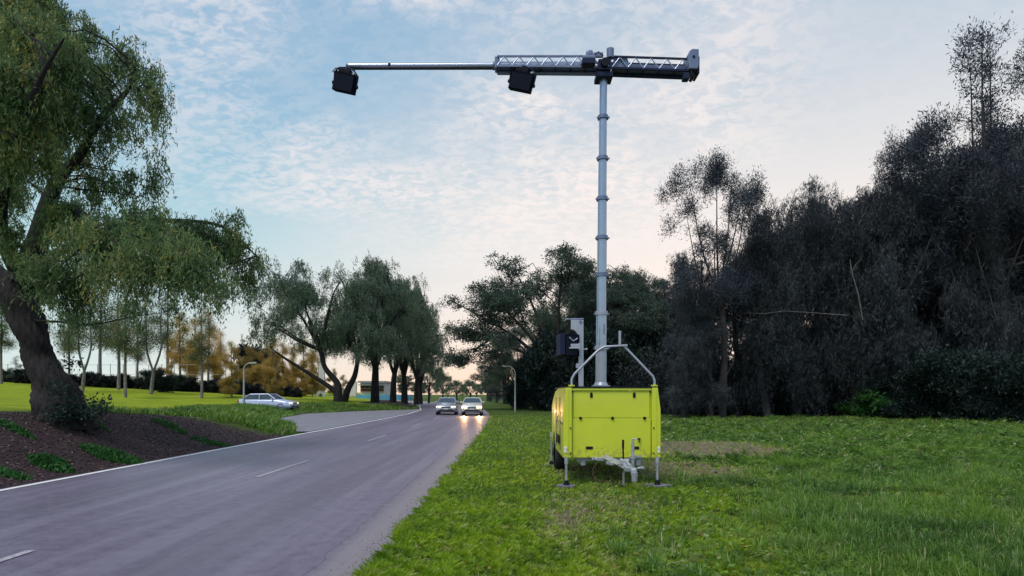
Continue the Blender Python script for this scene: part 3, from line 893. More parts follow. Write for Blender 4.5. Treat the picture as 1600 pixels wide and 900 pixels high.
    # roots flaring into the bank
    for a in np.linspace(0, 2 * pi, 9)[:-1]:
        a += rng.uniform(-.2, .2); r = rng.uniform(.75, 1.0) * sc
        wood.tube([(cos(a) * .18, sin(a) * .18, .7), (cos(a) * .42 * sc, sin(a) * .42 * sc, .22), (cos(a) * r, sin(a) * r, -.16 - .25 * max(0, cos(a)))], [.14, .15, .06], 8, caps=False)
    me = wood_mesh(wood, 'trunk', M['bark'])
    # rough up the bark surface on the thick parts
    link('trunk', me, t)
    for k in range(16):      # burls
        pass
    cr = leaves_weep(tips, rng, 72, (.25, .95), (.13, .028), .10, 6)
    link('crown', crown_mesh('crown', cr, M['leaf_pepper']), t)
    # ivy and suckers round the foot
    rng2 = np.random.default_rng(5)
    tp = np.array([(.75 * sc + rng2.normal() * .28, -.3 + rng2.normal() * .3, abs(rng2.normal()) * .28 + .02) for _ in range(44)] + [(.45 * sc + rng2.normal() * .18, -.55 + rng2.normal() * .15, rng2.uniform(.2, 1.5)) for _ in range(9)])
    link('basal_shoots', crown_mesh('basal_shoots', leaves_puff(tp, rng2, 30, .10, (.10, .05), .3, .8), M['leaf_bush']), t)
    return t
big_tree()

ORD = 'first second third fourth fifth sixth seventh eighth ninth tenth eleventh twelfth thirteenth fourteenth fifteenth sixteenth seventeenth eighteenth'.split()

# ------------------------------------------------------------------ planting
def put(key, name, label, cat, u, v, top, rz, group=None, wide=1.0, Y=None, ref=10.0, lean=0):
    if Y is None: p = ground_at(u, v)
    else:
        X = (u - 800) / F * Y; p = Vector((X, Y, float(terrain(X, Y))))
    ztop = CAMZ + (HOR - top) / F * p.y
    s = max(.2, (ztop - p.z) / ref)
    return plant(key, name, label, cat, p, s, rz, group, wide, lean=lean)

# left row of weeping trees along the road
G = 'weeping trees in a row along the left of the road'
put('row_crook', 'weeping_tree', 'weeping tree with a crooked trunk and one long low limb reaching left', 'tree', 527, 632, 402, 0.0, G, 1.0, Y=62)
put('row_b', 'weeping_tree', 'weeping tree whose trunk leans right, beside the crooked one', 'tree', 537, 632, 425, 0.0, G, .85, Y=64)
put('row_c', 'weeping_tree', 'tallest weeping tree of the roadside row with a thick upright trunk', 'tree', 586, 631, 395, 1.2, G, .92, Y=68)
put('row_a', 'weeping_tree', 'weeping tree just right of the thickest upright trunk in the roadside row', 'tree', 614, 629, 425, 4.0, G, .80, Y=76)
put('row_c', 'weeping_tree', 'weeping tree with a ragged crown tip, third trunk from the end of the row', 'tree', 632, 628, 438, 3.0, G, .86, Y=82)
put('row_a', 'weeping_tree', 'weeping tree of the roadside row whose crown leans out over the road', 'tree', 650, 627, 446, 2.4, G, .66, Y=90)
put('row_c', 'weeping_tree', 'last tree of the roadside row, its crown dropping towards the road', 'tree', 657, 627, 510, 2.4, G, .95, Y=98)
put('row_a', 'weeping_tree', 'small distant weeping tree left of the road bend', 'tree', 670, 626, 556, 1.7, G, .8, Y=108)
put('row_c', 'weeping_tree', 'rounded green tree at the road bend, lower than the roadside row', 'tree', 692, 624, 580, .7, G, 1.0, Y=122)
put('row_a', 'bend_tree', 'small soft-edged tree beyond the silver car at the road bend', 'tree', 714, 622, 592, .7, 'distant trees at the road bend', 1.3, Y=150)
put('row_a', 'bend_tree', 'soft-edged tree beyond the car with lit headlights', 'tree', 735, 622, 592, 1.9, 'distant trees at the road bend', 1.4, Y=165)
for i, (u, top, Y) in enumerate([(672, 596, 190), (700, 603, 200), (722, 604, 210), (745, 600, 200), (765, 590, 185), (655, 592, 170), (635, 585, 160)]):
    put('row_c' if i % 2 else 'fig', 'far_tree', ORD[sorted([672, 700, 722, 745, 765, 655, 635]).index(u)] + ' from the left of the distant trees closing the road view', 'tree', u, 620, top, i * 1.3, 'far trees closing the road view', 1.2, Y=Y)

# slim trees on the lawn
LG = 'slender trees on the sloping lawn'
lawn = [('slim_fork', 128, 613, 478, 'slender fork-trunked tree on the lawn just right of the big trunk', 0.0),
        ('slim_green', 185, 609, 470, 'slender grey-trunked tree on the lawn, left one of a close pair', .5),
        ('slim_green', 196, 621, 480, 'slender dark-trunked tree on the lawn, right one of a close pair', 2.5),
        ('slim_fork', 235, 616, 470, 'pale two-stemmed tree standing in a bare ring on the lawn', 0.3),
        ('slim_orange', 281, 610, 492, 'slender tree with golden crown, nearest the pale two-stemmed tree', 1.5),
        ('slim_green', 315, 622, 500, 'yellow-green lawn tree standing in front of the golden ones', .2),
        ('slim_orange', 326, 613, 488, 'golden tree just behind the yellow-green lawn tree', 3.0),
        ('slim_orange', 344, 612, 520, 'shorter golden tree right of the yellow-green lawn tree', 4.0),
        ('slim_brown', 362, 621, 540, 'small brownish lawn tree left of the lamp post', 1.0),
        ('slim_green', 108, 600, 500, 'slender tree partly hidden by the big leaning trunk', 2.0),
        ('slim_green', 2, 600, 480, 'slender reddish-trunked tree at the left edge of the photo', 3.0),
        ('slim_green', 215, 608, 520, 'thin tree beside the dark hedge, left of the pale two-stemmed tree', 5.0)]
lawn += [('slim_green', 60, 603, 440, 'thin tree glimpsed just left of the big leaning trunk', 1.1), ('slim_green', 157, 605, 455, 'thin tree between the fork-trunked tree and the close pair', 4.4),
         ('slim_green', 262, 607, 470, 'thin tree between the pale two-stemmed tree and the golden one', 2.2), ('slim_orange', 304, 606, 500, 'golden tree behind the yellow-green lawn tree, nearer the hedge', 2.7)]
for key, u, v, top, lab, rz in lawn:
    top -= 28 if 'green' in key or 'fork' in key else 8
    put(key, 'lawn_tree', lab, 'tree', u, v, top, rz, LG, 1.15)
put('bush_a', 'round_shrub', 'round dark green shrub on the lawn beside the pale two-stemmed tree', 'shrub', 252, 613, 574, 1, None, 1.0, ref=2.2)
put('slim_pine', 'conifer', 'dark narrow conifer behind the lawn to the right of the big trunk', 'tree', 95, 606, 560, 1.0, 'dark trees behind the hedge', 1.0, Y=72)
put('slim_pine', 'conifer', 'dark conifer behind the lawn at the far left edge', 'tree', 25, 602, 555, 2.0, 'dark trees behind the hedge', 1.4, Y=72)
put('slim_brown', 'lawn_tree', 'small bare-topped brown tree on the lawn right of the lamp post', 'tree', 432, 624, 560, 3.0, LG, 1.0, Y=66)

# golden wood behind
GW = 'golden brown trees behind the lawn'
gold = [(372, 555, 84), (392, 540, 88), (410, 545, 92), (426, 526, 86), (442, 534, 90), (458, 540, 86), (474, 530, 92), (488, 545, 88), (498, 560, 95), (300, 530, 90), (268, 540, 96), (340, 540, 92), (450, 575, 80), (415, 580, 82), (385, 585, 82), (478, 582, 82), (523, 575, 98), (536, 585, 100)]
for i, (u, top, Y) in enumerate(gold):
    put('slim_brown', 'golden_tree', ORD[sorted(g[0] for g in gold).index(u)] + ' from the left of the golden brown trees behind the lawn', 'tree', u, 615, top, i * 1.7, GW, 1.25 + .25 * sin(i * 2.3), Y=Y)
put('bush_hedge', 'dark_round_tree', 'dark green round-topped tree behind the lawn beside the golden trees', 'tree', 398, 612, 535, 1.0, None, .75, Y=100, ref=2.1)

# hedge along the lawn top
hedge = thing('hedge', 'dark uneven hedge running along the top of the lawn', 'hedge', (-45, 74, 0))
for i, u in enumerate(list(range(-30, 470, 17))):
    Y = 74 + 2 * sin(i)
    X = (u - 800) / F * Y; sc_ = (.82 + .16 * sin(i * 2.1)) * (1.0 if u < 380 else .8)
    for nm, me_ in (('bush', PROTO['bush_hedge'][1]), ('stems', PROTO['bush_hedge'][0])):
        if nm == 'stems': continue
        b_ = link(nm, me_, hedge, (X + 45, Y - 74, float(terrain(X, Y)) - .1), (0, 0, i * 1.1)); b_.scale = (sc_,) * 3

# right-hand fig and the wood behind the trailer
put('fig', 'fig_tree', 'spreading broad-crowned tree left of the mast with limbs over the verge', 'tree', 868, 640, 388, 0.0, None, 1.12, Y=58)
BG = 'trees behind the trailer'
put('fig', 'broadleaf_tree', 'broadleaf tree directly behind the mast of the trailer', 'tree', 955, 640, 408, 2.2, BG, .75, Y=62)
put('fig', 'broadleaf_tree', 'thin-crowned broadleaf tree with warm sky showing through, right of the mast', 'tree', 1040, 640, 424, 4.0, BG, .62, Y=64)
put('row_c', 'broadleaf_tree', 'small-leaved tree filling the gap just right of the mast', 'tree', 985, 640, 418, 1.0, BG, .95, Y=70)
put('row_a', 'broadleaf_tree', 'small-leaved tree just left of the mast, behind the spreading one', 'tree', 912, 640, 416, 2.0, BG, .95, Y=72)
put('cas_a', 'broadleaf_tree', 'thin feathery tree between the broadleaf trees and the gum', 'tree', 1072, 640, 436, 2.0, BG, 1.2, Y=60)
put('row_c', 'broadleaf_tree', 'dense tree behind the lower limbs of the spreading tree', 'tree', 860, 640, 470, 5.0, BG, 1.3, Y=74)
put('fig', 'broadleaf_tree', 'dark broadleaf tree low over the verge behind the street lamp', 'tree', 812, 640, 520, 3.3, BG, 1.0, Y=78)
put('cas_b', 'verge_tree', 'dark dense tree between the street lamp and the spreading tree', 'tree', 822, 640, 552, 1.0, 'trees along the right verge', 1.3, Y=74)
put('cas_a', 'verge_tree', 'dark tree directly behind the head of the right-hand street lamp', 'tree', 788, 640, 560, 2.0, 'trees along the right verge', 1.5, Y=98)
put('cas_b', 'verge_tree', 'dark tree above the car with lit headlights, at the edge of the sky', 'tree', 766, 640, 574, 2.0, 'trees along the right verge', 1.5, Y=118)
put('row_c', 'verge_tree', 'dark rounded tree on the right verge beyond the street lamp', 'tree', 792, 638, 548, 1.0, 'trees along the right verge', 1.2, Y=92)
put('row_a', 'verge_tree', 'dark tree where the right verge narrows towards the bend', 'tree', 776, 636, 572, 2.0, 'trees along the right verge', 1.0, Y=108)
put('row_c', 'verge_tree', 'farthest dark tree of the right verge, beside the road bend', 'tree', 762, 634, 590, 3.0, 'trees along the right verge', 1.0, Y=130)
put('cas_b', 'verge_tree', 'narrow dark tree beside the fig-like tree', 'tree', 838, 640, 540, 3.0, 'trees along the right verge', 1.1, Y=70)

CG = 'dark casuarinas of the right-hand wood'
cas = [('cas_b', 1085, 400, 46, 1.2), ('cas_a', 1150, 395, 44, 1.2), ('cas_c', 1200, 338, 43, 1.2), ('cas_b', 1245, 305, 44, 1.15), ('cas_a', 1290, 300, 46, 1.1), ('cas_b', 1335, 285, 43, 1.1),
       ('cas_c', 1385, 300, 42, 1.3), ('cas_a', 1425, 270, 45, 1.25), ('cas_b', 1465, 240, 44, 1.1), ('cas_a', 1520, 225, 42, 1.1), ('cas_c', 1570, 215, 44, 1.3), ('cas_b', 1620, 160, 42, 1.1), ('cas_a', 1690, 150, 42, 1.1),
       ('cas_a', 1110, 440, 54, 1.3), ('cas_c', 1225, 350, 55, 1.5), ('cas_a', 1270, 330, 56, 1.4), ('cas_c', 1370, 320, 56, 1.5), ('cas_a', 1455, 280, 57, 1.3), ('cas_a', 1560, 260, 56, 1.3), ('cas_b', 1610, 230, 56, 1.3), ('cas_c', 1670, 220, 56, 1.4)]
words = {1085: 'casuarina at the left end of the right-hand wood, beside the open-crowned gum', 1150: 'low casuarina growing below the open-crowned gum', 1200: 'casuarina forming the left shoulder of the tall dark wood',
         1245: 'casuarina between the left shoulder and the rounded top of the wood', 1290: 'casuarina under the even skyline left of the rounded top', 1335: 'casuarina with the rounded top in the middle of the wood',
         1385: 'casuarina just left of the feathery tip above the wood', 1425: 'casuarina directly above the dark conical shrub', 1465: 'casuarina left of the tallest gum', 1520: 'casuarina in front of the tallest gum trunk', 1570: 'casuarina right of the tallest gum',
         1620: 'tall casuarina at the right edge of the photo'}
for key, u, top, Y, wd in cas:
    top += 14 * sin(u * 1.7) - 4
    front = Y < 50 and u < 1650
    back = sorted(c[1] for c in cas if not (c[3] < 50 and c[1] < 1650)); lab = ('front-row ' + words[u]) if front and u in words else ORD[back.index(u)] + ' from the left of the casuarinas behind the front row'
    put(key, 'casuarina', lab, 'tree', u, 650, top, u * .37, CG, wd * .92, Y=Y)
put('gum_a', 'gum_tree', 'tall gum with open clumpy crown right of the mast, clear of the wood', 'tree', 1128, 650, 248, 0.0, 'gum trees rising above the wood', .95, Y=42)
put('gum_b', 'gum_tree', 'tallest gum with sparse leaf clumps, at the upper right', 'tree', 1560, 655, 42, 0.0, 'gum trees rising above the wood', .95, Y=41)
put('gum_b', 'gum_tree', 'gum at the right edge beside the tallest gum', 'tree', 1655, 655, 30, 2.0, 'gum trees rising above the wood', .95, Y=43)
put('gum_a', 'gum_tree', 'gum with a feathery tip over the wood, left of the tallest gum', 'tree', 1420, 655, 212, 1.3, 'gum trees rising above the wood', .75, Y=43)

# pale bare limbs leaning in the wood
def dead_limb(lab, pts, r):
    o = thing('dead_limb', lab, 'branch', pts[0], 0, 'bare pale limbs in the wood')
    m = MB(); p0 = pts[0]
    m.tube([p - p0 for p in pts], [r * (1 - .6 * i / (len(pts) - 1)) for i in range(len(pts))], 7)
    m.build('limb', M['bark_dead'], o)
    m = MB(); q = pts[len(pts) // 2] - p0
    m.tube([q, q + Vector((.22, -.1, .5)), q + Vector((.5, -.2, .8)), q + Vector((.6, -.2, 1.2))], [r * .4, r * .3, r * .2, r * .1], 5)
    m.build('side_branch', M['bark_dead'], o)
dead_limb('slim pale dead trunk leaning left above the conical shrub', [at(1348, 500, 40.2), at(1341, 460, 40), at(1331, 425, 40), at(1328, 405, 40)], .05)
dead_limb('long pale dead branch lying level across the wood', [at(1325, 493, 40), at(1275, 489, 39.9), at(1225, 486, 39.8), at(1195, 490, 39.7), at(1165, 489, 39.6)], .026)
dead_limb('pale slanting dead trunk below the tallest gum', [at(1560, 510, 40), at(1545, 455, 40), at(1533, 420, 40), at(1524, 385, 40)], .045)

# shrubs along the forest edge
SG = 'shrubs along the foot of the wood'
shr = [('cas_b', 1068, 652, 520, 'weeping dark shrub right of the trailer, first at the foot of the wood'), ('cas_a', 1112, 652, 500, 'drooping dark shrub behind the dirt patch at the foot of the wood'),
       ('bush_a', 1155, 650, 560, 'dark shrub between the drooping shrubs and the gum'), ('bush_a', 1205, 648, 555, 'dark leafy shrub beneath the left shoulder of the wood'),
       ('bush_a', 1262, 648, 570, 'low dark shrub left of the conical shrub'), ('bush_a', 1315, 646, 492, 'tall conical leafy shrub in front of the wood'),
       ('bush_a', 1420, 655, 565, 'dark shrub right of the bright green bush'), ('bush_a', 1500, 656, 540, 'leafy shrub with pale leaves under the slanting dead trunk'),
       ('bush_b', 1550, 658, 575, 'dark shrub near the right edge at the foot of the wood'), ('bush_a', 1592, 660, 545, 'large leafy shrub cut by the right edge of the photo'), ('bush_a', 1460, 652, 590, 'small dark shrub between the two larger right-hand ones')]
for key, u, v, top, lab in shr:
    put(key, 'wood_edge_shrub', lab, 'shrub', u, v, top, u * .9, SG, 1.5 if key[:3] == 'cas' else (.62 if top < 520 else .80), ref=10 if key[:3] == 'cas' else 2.1)
put('bush_fern', 'bright_shrub', 'small bright green ferny bush in front of the dark wood', 'shrub', 1366, 652, 602, 1, None, 1.15, ref=1.5)
UG = 'dark undergrowth shrubs behind the trailer'
for i, (u, v, top) in enumerate([(842, 640, 560), (862, 642, 520), (890, 642, 510), (925, 642, 530), (960, 642, 500), (995, 642, 505), (1020, 643, 520), (1045, 644, 500), (815, 639, 585), (800, 637, 600)]):
    put('bush_b' if i % 2 else 'bush_a', 'undergrowth_shrub', ORD[sorted([842, 862, 890, 925, 960, 995, 1020, 1045, 815, 800]).index(u)] + ' from the left of the dark shrubs behind the trailer', 'shrub', u, v, top, i * 1.9, UG, .62, ref=2.1)

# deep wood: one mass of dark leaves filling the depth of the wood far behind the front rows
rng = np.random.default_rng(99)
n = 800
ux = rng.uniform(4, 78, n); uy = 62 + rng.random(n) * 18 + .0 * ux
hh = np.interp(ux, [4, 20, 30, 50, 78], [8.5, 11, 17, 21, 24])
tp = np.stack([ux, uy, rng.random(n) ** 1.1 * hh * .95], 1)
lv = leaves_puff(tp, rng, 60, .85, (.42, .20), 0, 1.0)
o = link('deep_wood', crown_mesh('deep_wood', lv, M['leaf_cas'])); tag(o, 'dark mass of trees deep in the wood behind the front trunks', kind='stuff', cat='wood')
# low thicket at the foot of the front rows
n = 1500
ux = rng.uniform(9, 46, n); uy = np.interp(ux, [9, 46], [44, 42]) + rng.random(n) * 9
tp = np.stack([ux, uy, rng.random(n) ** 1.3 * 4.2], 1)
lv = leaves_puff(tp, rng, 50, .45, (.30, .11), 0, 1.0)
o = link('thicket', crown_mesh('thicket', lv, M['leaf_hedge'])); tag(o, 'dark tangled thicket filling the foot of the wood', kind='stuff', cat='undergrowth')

# ------------------------------------------------------------------ grass
def grassmat(name, dark, light, dry):
    m, t, b = newmat(name)
    at_ = t.n('ShaderNodeAttribute'); at_.attribute_name = 'tint'
    co = t.n('ShaderNodeNewGeometry').outputs['Position']
    lush = t.mrange(t.noise(co, .55, 5, .62), .42, .62)          # lime patches where the turf is thick
    old = t.mrange(t.noise(co, 1.35, 6, .68, .5), .52, .66)      # older, darker patches
    straw = t.mrange(t.noise(co, 2.1, 6, .72, .8), .56, .68)     # dead thatch
    c = t.ramp(at_.outputs['Fac'], [(0, dark), (.90, light), (.95, dry), (1, dry)])
    c = t.mix(t.math('MULTIPLY', lush, .45), c, (light[0] * 1.25, light[1] * 1.08, light[2] * .7))
    c = t.mix(t.math('MULTIPLY', old, .60), c, (dark[0] * .9, dark[1] * 1.0, dark[2] * 1.6))
    c = t.mix(t.math('MULTIPLY', straw, .42), c, tuple(x * .75 for x in dry))
    t.put(b.inputs['Base Color'], c); b.inputs['Roughness'].default_value = .42
    b.inputs['Specular IOR Level'].default_value = .4
    tr = t.n('ShaderNodeBsdfTranslucent'); t.put(tr.inputs[0], c)
    mx = t.n('ShaderNodeMixShader'); mx.inputs[0].default_value = .4
    t.l(b.outputs[0], mx.inputs[1]); t.l(tr.outputs[0], mx.inputs[2])
    t.l(mx.outputs[0], m.node_tree.nodes['Material Output'].inputs[0])
    return m
M['grass'] = grassmat('mown verge grass', (.055, .14, .008), (.36, .53, .030), (.56, .50, .26))
M['grass_long'] = grassmat('long rank grass', (.018, .064, .010), (.21, .38, .062), (.48, .44, .25))

def blades(name, lab, X, Yv, H, Wd, m, rng, lean=.5, cat='grass', tint=None, dirs=None, segs=1):
    n = len(X)
    Z = terrain(X, Yv) - .01
    base = np.stack([X, Yv, Z], 1)
    a = rng.uniform(0, 2 * pi, n) if dirs is None else dirs
    ln = rng.random(n) * lean
    out2 = np.stack([np.cos(a), np.sin(a), np.zeros(n)], 1)
    sa = a + pi / 2 + rng.normal(size=n) * .5
    s_w = np.stack([np.cos(sa), np.sin(sa), np.zeros(n)], 1) * (Wd[:, None] * .5)
    def P(t):
        p = base + out2 * (ln * H * t ** 1.7)[:, None]; p[:, 2] += H * (t - .45 * ln * t * t); return p
    if segs == 1:
        mid_ = P(.55)
        Vx = np.stack([base - s_w, base + s_w, mid_ + s_w * .8, P(1.0)], 1).reshape(-1, 3); tt = rng.random(n) if tint is None else tint
    else:
        a1, a2, a3 = P(.4), P(.75), P(1.0)
        q1 = np.stack([base - s_w * .8, base + s_w * .8, a1 + s_w, a1 - s_w], 1)
        q2 = np.stack([a1 - s_w, a1 + s_w, a2 + s_w * .7, a2 - s_w * .7], 1)
        q3 = np.stack([a2 - s_w * .7, a2 + s_w * .7, a3 + s_w * .08, a3 - s_w * .08], 1)
        Vx = np.stack([q1, q2, q3], 1).reshape(-1, 3); tt = np.repeat(rng.random(n) if tint is None else tint, 3)
    me = np_mesh(name, Vx, 4, m, tt)
    o = link(name, me); tag(o, lab, cat, kind='stuff'); return o

def sample_ground(n, y0, y1, rng, xl, xr, p=1.0):
    """more points close by: uniform in 1/y"""
    q = rng.random(n)
    iy = 1 / y0 + (1 / y1 - 1 / y0) * q
    y = 1 / iy
    lo = np.maximum(xl(y), -.9 * y - 1); hi = np.minimum(xr(y), .9 * y + 1)
    x = lo + (hi - lo) * rng.random(n)
    return x, y

rng = np.random.default_rng(3)
# split between short verge turf and long grass on the right
def longness(x, y):
    return ss(0, 1.6, x - (2.4 + .09 * (y - 5.5)) - .5 * vnoise(x, y, 1.1)) * (1 - .85 * (dirt_f(x, y) > .3)) 
def hash2(a, b): h = np.sin(a * 127.1 + b * 311.7) * 43758.5; return h - np.floor(h)
def plates_clear(x, y):
    k = np.ones(len(x), bool)
    for (pxp, pyp, r_) in ((0.93, 10.55, .27), (2.60, 10.62, .32), (.90, 13.75, .19), (2.64, 13.75, .19)): k &= np.hypot(x - pxp, y - pyp) > r_
    return k
edge_wob = lambda y: .09 * np.sin(y * 3.1) + .06 * np.sin(y * 7.7 + 1) + .05 * np.sin(y * 17.3)
# short turf, bright by the road, thinning on the worn wheel tracks
N = 330000
x, y = sample_ground(N, 4.6, 46, rng, lambda y: x_right(y) - .16, lambda y: y * 0 + 60)
cell = .10; tx = np.round((x + .3 * y) / cell); ty = np.round((y - .3 * x) / cell); h1 = hash2(tx, ty)
tx_w = (tx - .3 * ty) * cell / 1.09; ty_w = (ty + .3 * tx) * cell / 1.09
x = x + (tx_w + (h1 - .5) * .26 - x) * .30; y = y + (ty_w + (hash2(ty, tx) - .5) * .26 - y) * .28
big_p = .5 + .5 * vnoise(x * 1.3, y * 1.3, 1.0); pat = .5 + .5 * vnoise(x * 3 + 5, y * 3, 1.2)
lg = longness(x, y)
dens = (1 - dirt_f(x, y) * .9) * (1 - .8 * lg) * (.55 + .45 * h1)
keep = (rng.random(N) < dens) & (x > x_right(y) - .02 + edge_wob(y)) & plates_clear(x, y)
x, y, h1, pat, big_p = x[keep], y[keep], h1[keep], pat[keep], big_p[keep]
far = np.clip(y / 9, 1, 4)
H = (.025 + .045 * rng.random(len(x)) + .05 * h1 ** 2 + .02 * pat) * (1 + .12 * (far - 1))
H += .05 * np.exp(-((x - x_right(y)) / .25) ** 2)
Wd = .0095 * far ** .9 * rng.uniform(.5, 1.5, len(x))
tn = np.clip(.30 * rng.random(len(x)) + .40 * h1 + .30 * pat, 0, 1)
tn = np.where(rng.random(len(x)) < .05 + .30 * np.clip(dirt_f(x, y) * 2, 0, 1) + .10 * (big_p > .72), .97, tn * .92)
blades('verge_grass', 'short bright green turf along the road and round the trailer', x, y, H, Wd, M['grass'], rng, 1.1, tint=tn)
# rank grass in separate tussocks on the right
nc = 15000
cx0, cy0 = sample_ground(nc, 4.8, 46, rng, lambda y: 1.0 + 0 * y, lambda y: y * 0 + 60)
k = (rng.random(nc) < np.clip(longness(cx0, cy0) + .05, 0, 1)) & (rng.random(nc) > dirt_f(cx0, cy0))
cx0, cy0 = cx0[k], cy0[k]
sz_ = rng.random(len(cx0)) ** 1.6; pt = .5 + .5 * vnoise(cx0, cy0, 1.4)
nb = np.where(cy0 < 14, 26, 16).astype(int)
ci = np.repeat(np.arange(len(cx0)), nb); f_ = np.clip(cy0[ci] / 10, 1, 3.5)
r_c = (.03 + .09 * rng.random(len(cx0)))[ci] * f_ ** .6
aa = rng.uniform(0, 2 * pi, len(ci)); rr = np.sqrt(rng.random(len(ci))) * r_c
x = cx0[ci] + np.cos(aa) * rr; y = cy0[ci] + np.sin(aa) * rr
H = (.07 + .30 * sz_ * (.35 + .65 * pt))[ci] * rng.uniform(.5, 1.15, len(ci)) * (1 + .07 * (f_ - 1))
Wd = .0110 * f_ * rng.uniform(.6, 1.4, len(ci))
ctn = np.clip(.55 * rng.random(len(cx0)) + .35 * pt, 0, 1)[ci]
tn = np.clip(ctn + .25 * (rng.random(len(ci)) - .5), 0, .9); tn = np.where(rng.random(len(ci)) < .045, .98, tn)
nearm = (y < 13) & plates_clear(x, y); farm = (y >= 13)
blades('long_grass', 'long rank grass in tussocks on the right-hand verge', x[nearm], y[nearm], H[nearm], Wd[nearm], M['grass_long'], rng, 1.5, tint=tn[nearm], dirs=(aa + rng.normal(size=len(aa)) * .6)[nearm], segs=3)
blades('distant_long_grass', 'rank grass running back to the foot of the wood', x[farm], y[farm], H[farm], Wd[farm], M['grass_long'], rng, 1.2, tint=tn[farm])
# low fill between the tussocks
N = 150000
x, y = sample_ground(N, 4.8, 46, rng, lambda y: 1.0 + 0 * y, lambda y: y * 0 + 60)
k = (rng.random(N) < longness(x, y) * (.5 + .5 * (vnoise(x, y, 2.0) > -.2))) & (rng.random(N) > dirt_f(x, y)) & plates_clear(x, y)
x, y = x[k], y[k]; far = np.clip(y / 9, 1, 4)
blades('undergrass', 'low grass between the tussocks of the right-hand verge', x, y, (.03 + .06 * rng.random(len(x))) * (1 + .1 * far), .007 * far * rng.uniform(.6, 1.4, len(x)), M['grass_long'], rng, 1.3)
# broad clover-like leaves in the rank grass
n = 16000
x, y = sample_ground(n, 4.8, 26, rng, lambda y: 1.2 + .0 * y, lambda y: y * 0 + 40)
k = rng.random(n) < (.25 + .75 * longness(x, y)); x, y = x[k], y[k]
c = np.stack([x, y, terrain(x, y) + rng.uniform(.02, .09, len(x))], 1)
ax = rng.normal(size=c.shape); ax[:, 2] *= .25; ax = unit(ax)
sd = unit(np.cross(ax, np.array([0, 0, 1.]) + rng.normal(size=c.shape) * .3))
L_ = (.022 + .022 * rng.random(len(x)))[:, None] * np.clip(y / 10, 1, 2)[:, None]
Vx = np.stack([c - ax * L_, c + sd * L_ * .7, c + ax * L_, c - sd * L_ * .7], 1).reshape(-1, 3)
o = link('clover', np_mesh('clover', Vx, 4, M['grass_long'], rng.random(len(x)))); tag(o, 'low broad-leaved clover among the grass', 'clover', kind='stuff')

# bank grass on the left: along the pale strip, behind the mulch, and a few tufts
def leftpts(n, y0, y1, d0, d1, rng):
    y = rng.uniform(y0, y1, n); d = rng.uniform(d0, d1, n); return x_bank(y) - d, y
parts_ = [leftpts(16000, 24, 66, .1, 2.6, rng), leftpts(2500, 18, 30, 3.8, 4.8, rng), leftpts(12000, 23, 60, 2.2, 5.0, rng)]
x = np.concatenate([p[0] for p in parts_]); y = np.concatenate([p[1] for p in parts_])
k = rng.random(len(x)) > mulch_f(x, y) * .9; x, y = x[k], y[k]
H = .14 + .26 * rng.random(len(x)); Wd = .03 + .03 * rng.random(len(x))
blades('bank_grass', 'tall green grass along the crest of the left-hand bank', x, y, H, Wd, M['grass_long'], rng, .8)
# leafy weeds in the mulch, each clump a plant
def weed(key, u, v, r, h, n, lab):
    p = ground_at(u, v); t = thing('weed_clump', lab, 'weed', p, 0, 'green weed clumps in the mulch')
    rg = np.random.default_rng(int(u * 7 + v)); 
    a = rg.uniform(0, 2 * pi, n); q = np.sqrt(rg.random(n)) * r
    cx = np.cos(a) * q * 1.6; cy = np.sin(a) * q * .6
    gz = terrain(p.x + cx, p.y + cy) - p.z
    hz = h * (1 - (q / r) ** 2 * .7) * rg.random(n)
    c = np.stack([cx, cy, gz + hz], 1)
    ax = rg.normal(size=c.shape) * .7; ax[:, 2] += .9; ax = unit(ax)
    link('leaves', np_mesh('leaves', cards(c, ax, .13 * rg.uniform(.6, 1.3, n), .045, rg), 4, M['leaf_fern'], rg.random(n)), t)
    st = MB()
    for _ in range(14):
        b0 = rg.normal(size=2) * r * .5; g0 = float(terrain(p.x + b0[0], p.y + b0[1])) - p.z
        st.tube([(b0[0], b0[1], g0 - .03), (b0[0] + rg.normal() * .04, b0[1], g0 + h * .5), (b0[0] + rg.normal() * .1, b0[1], g0 + h)], [.008, .006, .003], 4, caps=False)
    tag(st.build('stems', M['leaf_fern'], t), kind='stuff')
weed('w', 80, 733, .30, .28, 900, 'round leafy weed clump by the white edge line at the left')
weed('w', 175, 718, .46, .25, 1500, 'wide leafy weed clump against the edge line, right of the round one')
weed('w', 22, 672, .30, .14, 260, 'sparse weeds in the mulch below the big tree at the left edge')
weed('w', 330, 694, .40, .14, 300, 'thin weeds at the end of the mulch bed near the edge line')
weed('w', 12, 742, .30, .10, 260, 'low weed sprawl at the left edge of the photo above the edge line')
weed('w', 265, 668, .35, .20, 300, 'weeds at the top of the mulch bed near the bright lawn')
weed('w', 150, 665, .25, .12, 180, 'little weed patch right of the big trunk')

# mulch chips
n = 9000
y = rng.uniform(9, 24, n); d = rng.uniform(.1, 4.4, n); x = x_bank(y) - d
k = rng.random(n) < mulch_f(x, y); x, y = x[k], y[k]
c = np.stack([x, y, terrain(x, y) + .012], 1); ax = rng.normal(size=c.shape); ax[:, 2] *= .25; ax = unit(ax)
M['chips'] = leafmat('bark chips', (.035, .022, .024), (.13, .085, .08), (.22, .17, .15), .85, 0.0, .2)
o = link('mulch_chips', np_mesh('mulch_chips', cards(c, ax, .07 * rng.uniform(.5, 1.5, len(x)), .03, rng), 4, M['chips'], rng.random(len(x)))); tag(o, 'loose dark bark chips on the left bank', 'mulch', kind='stuff')

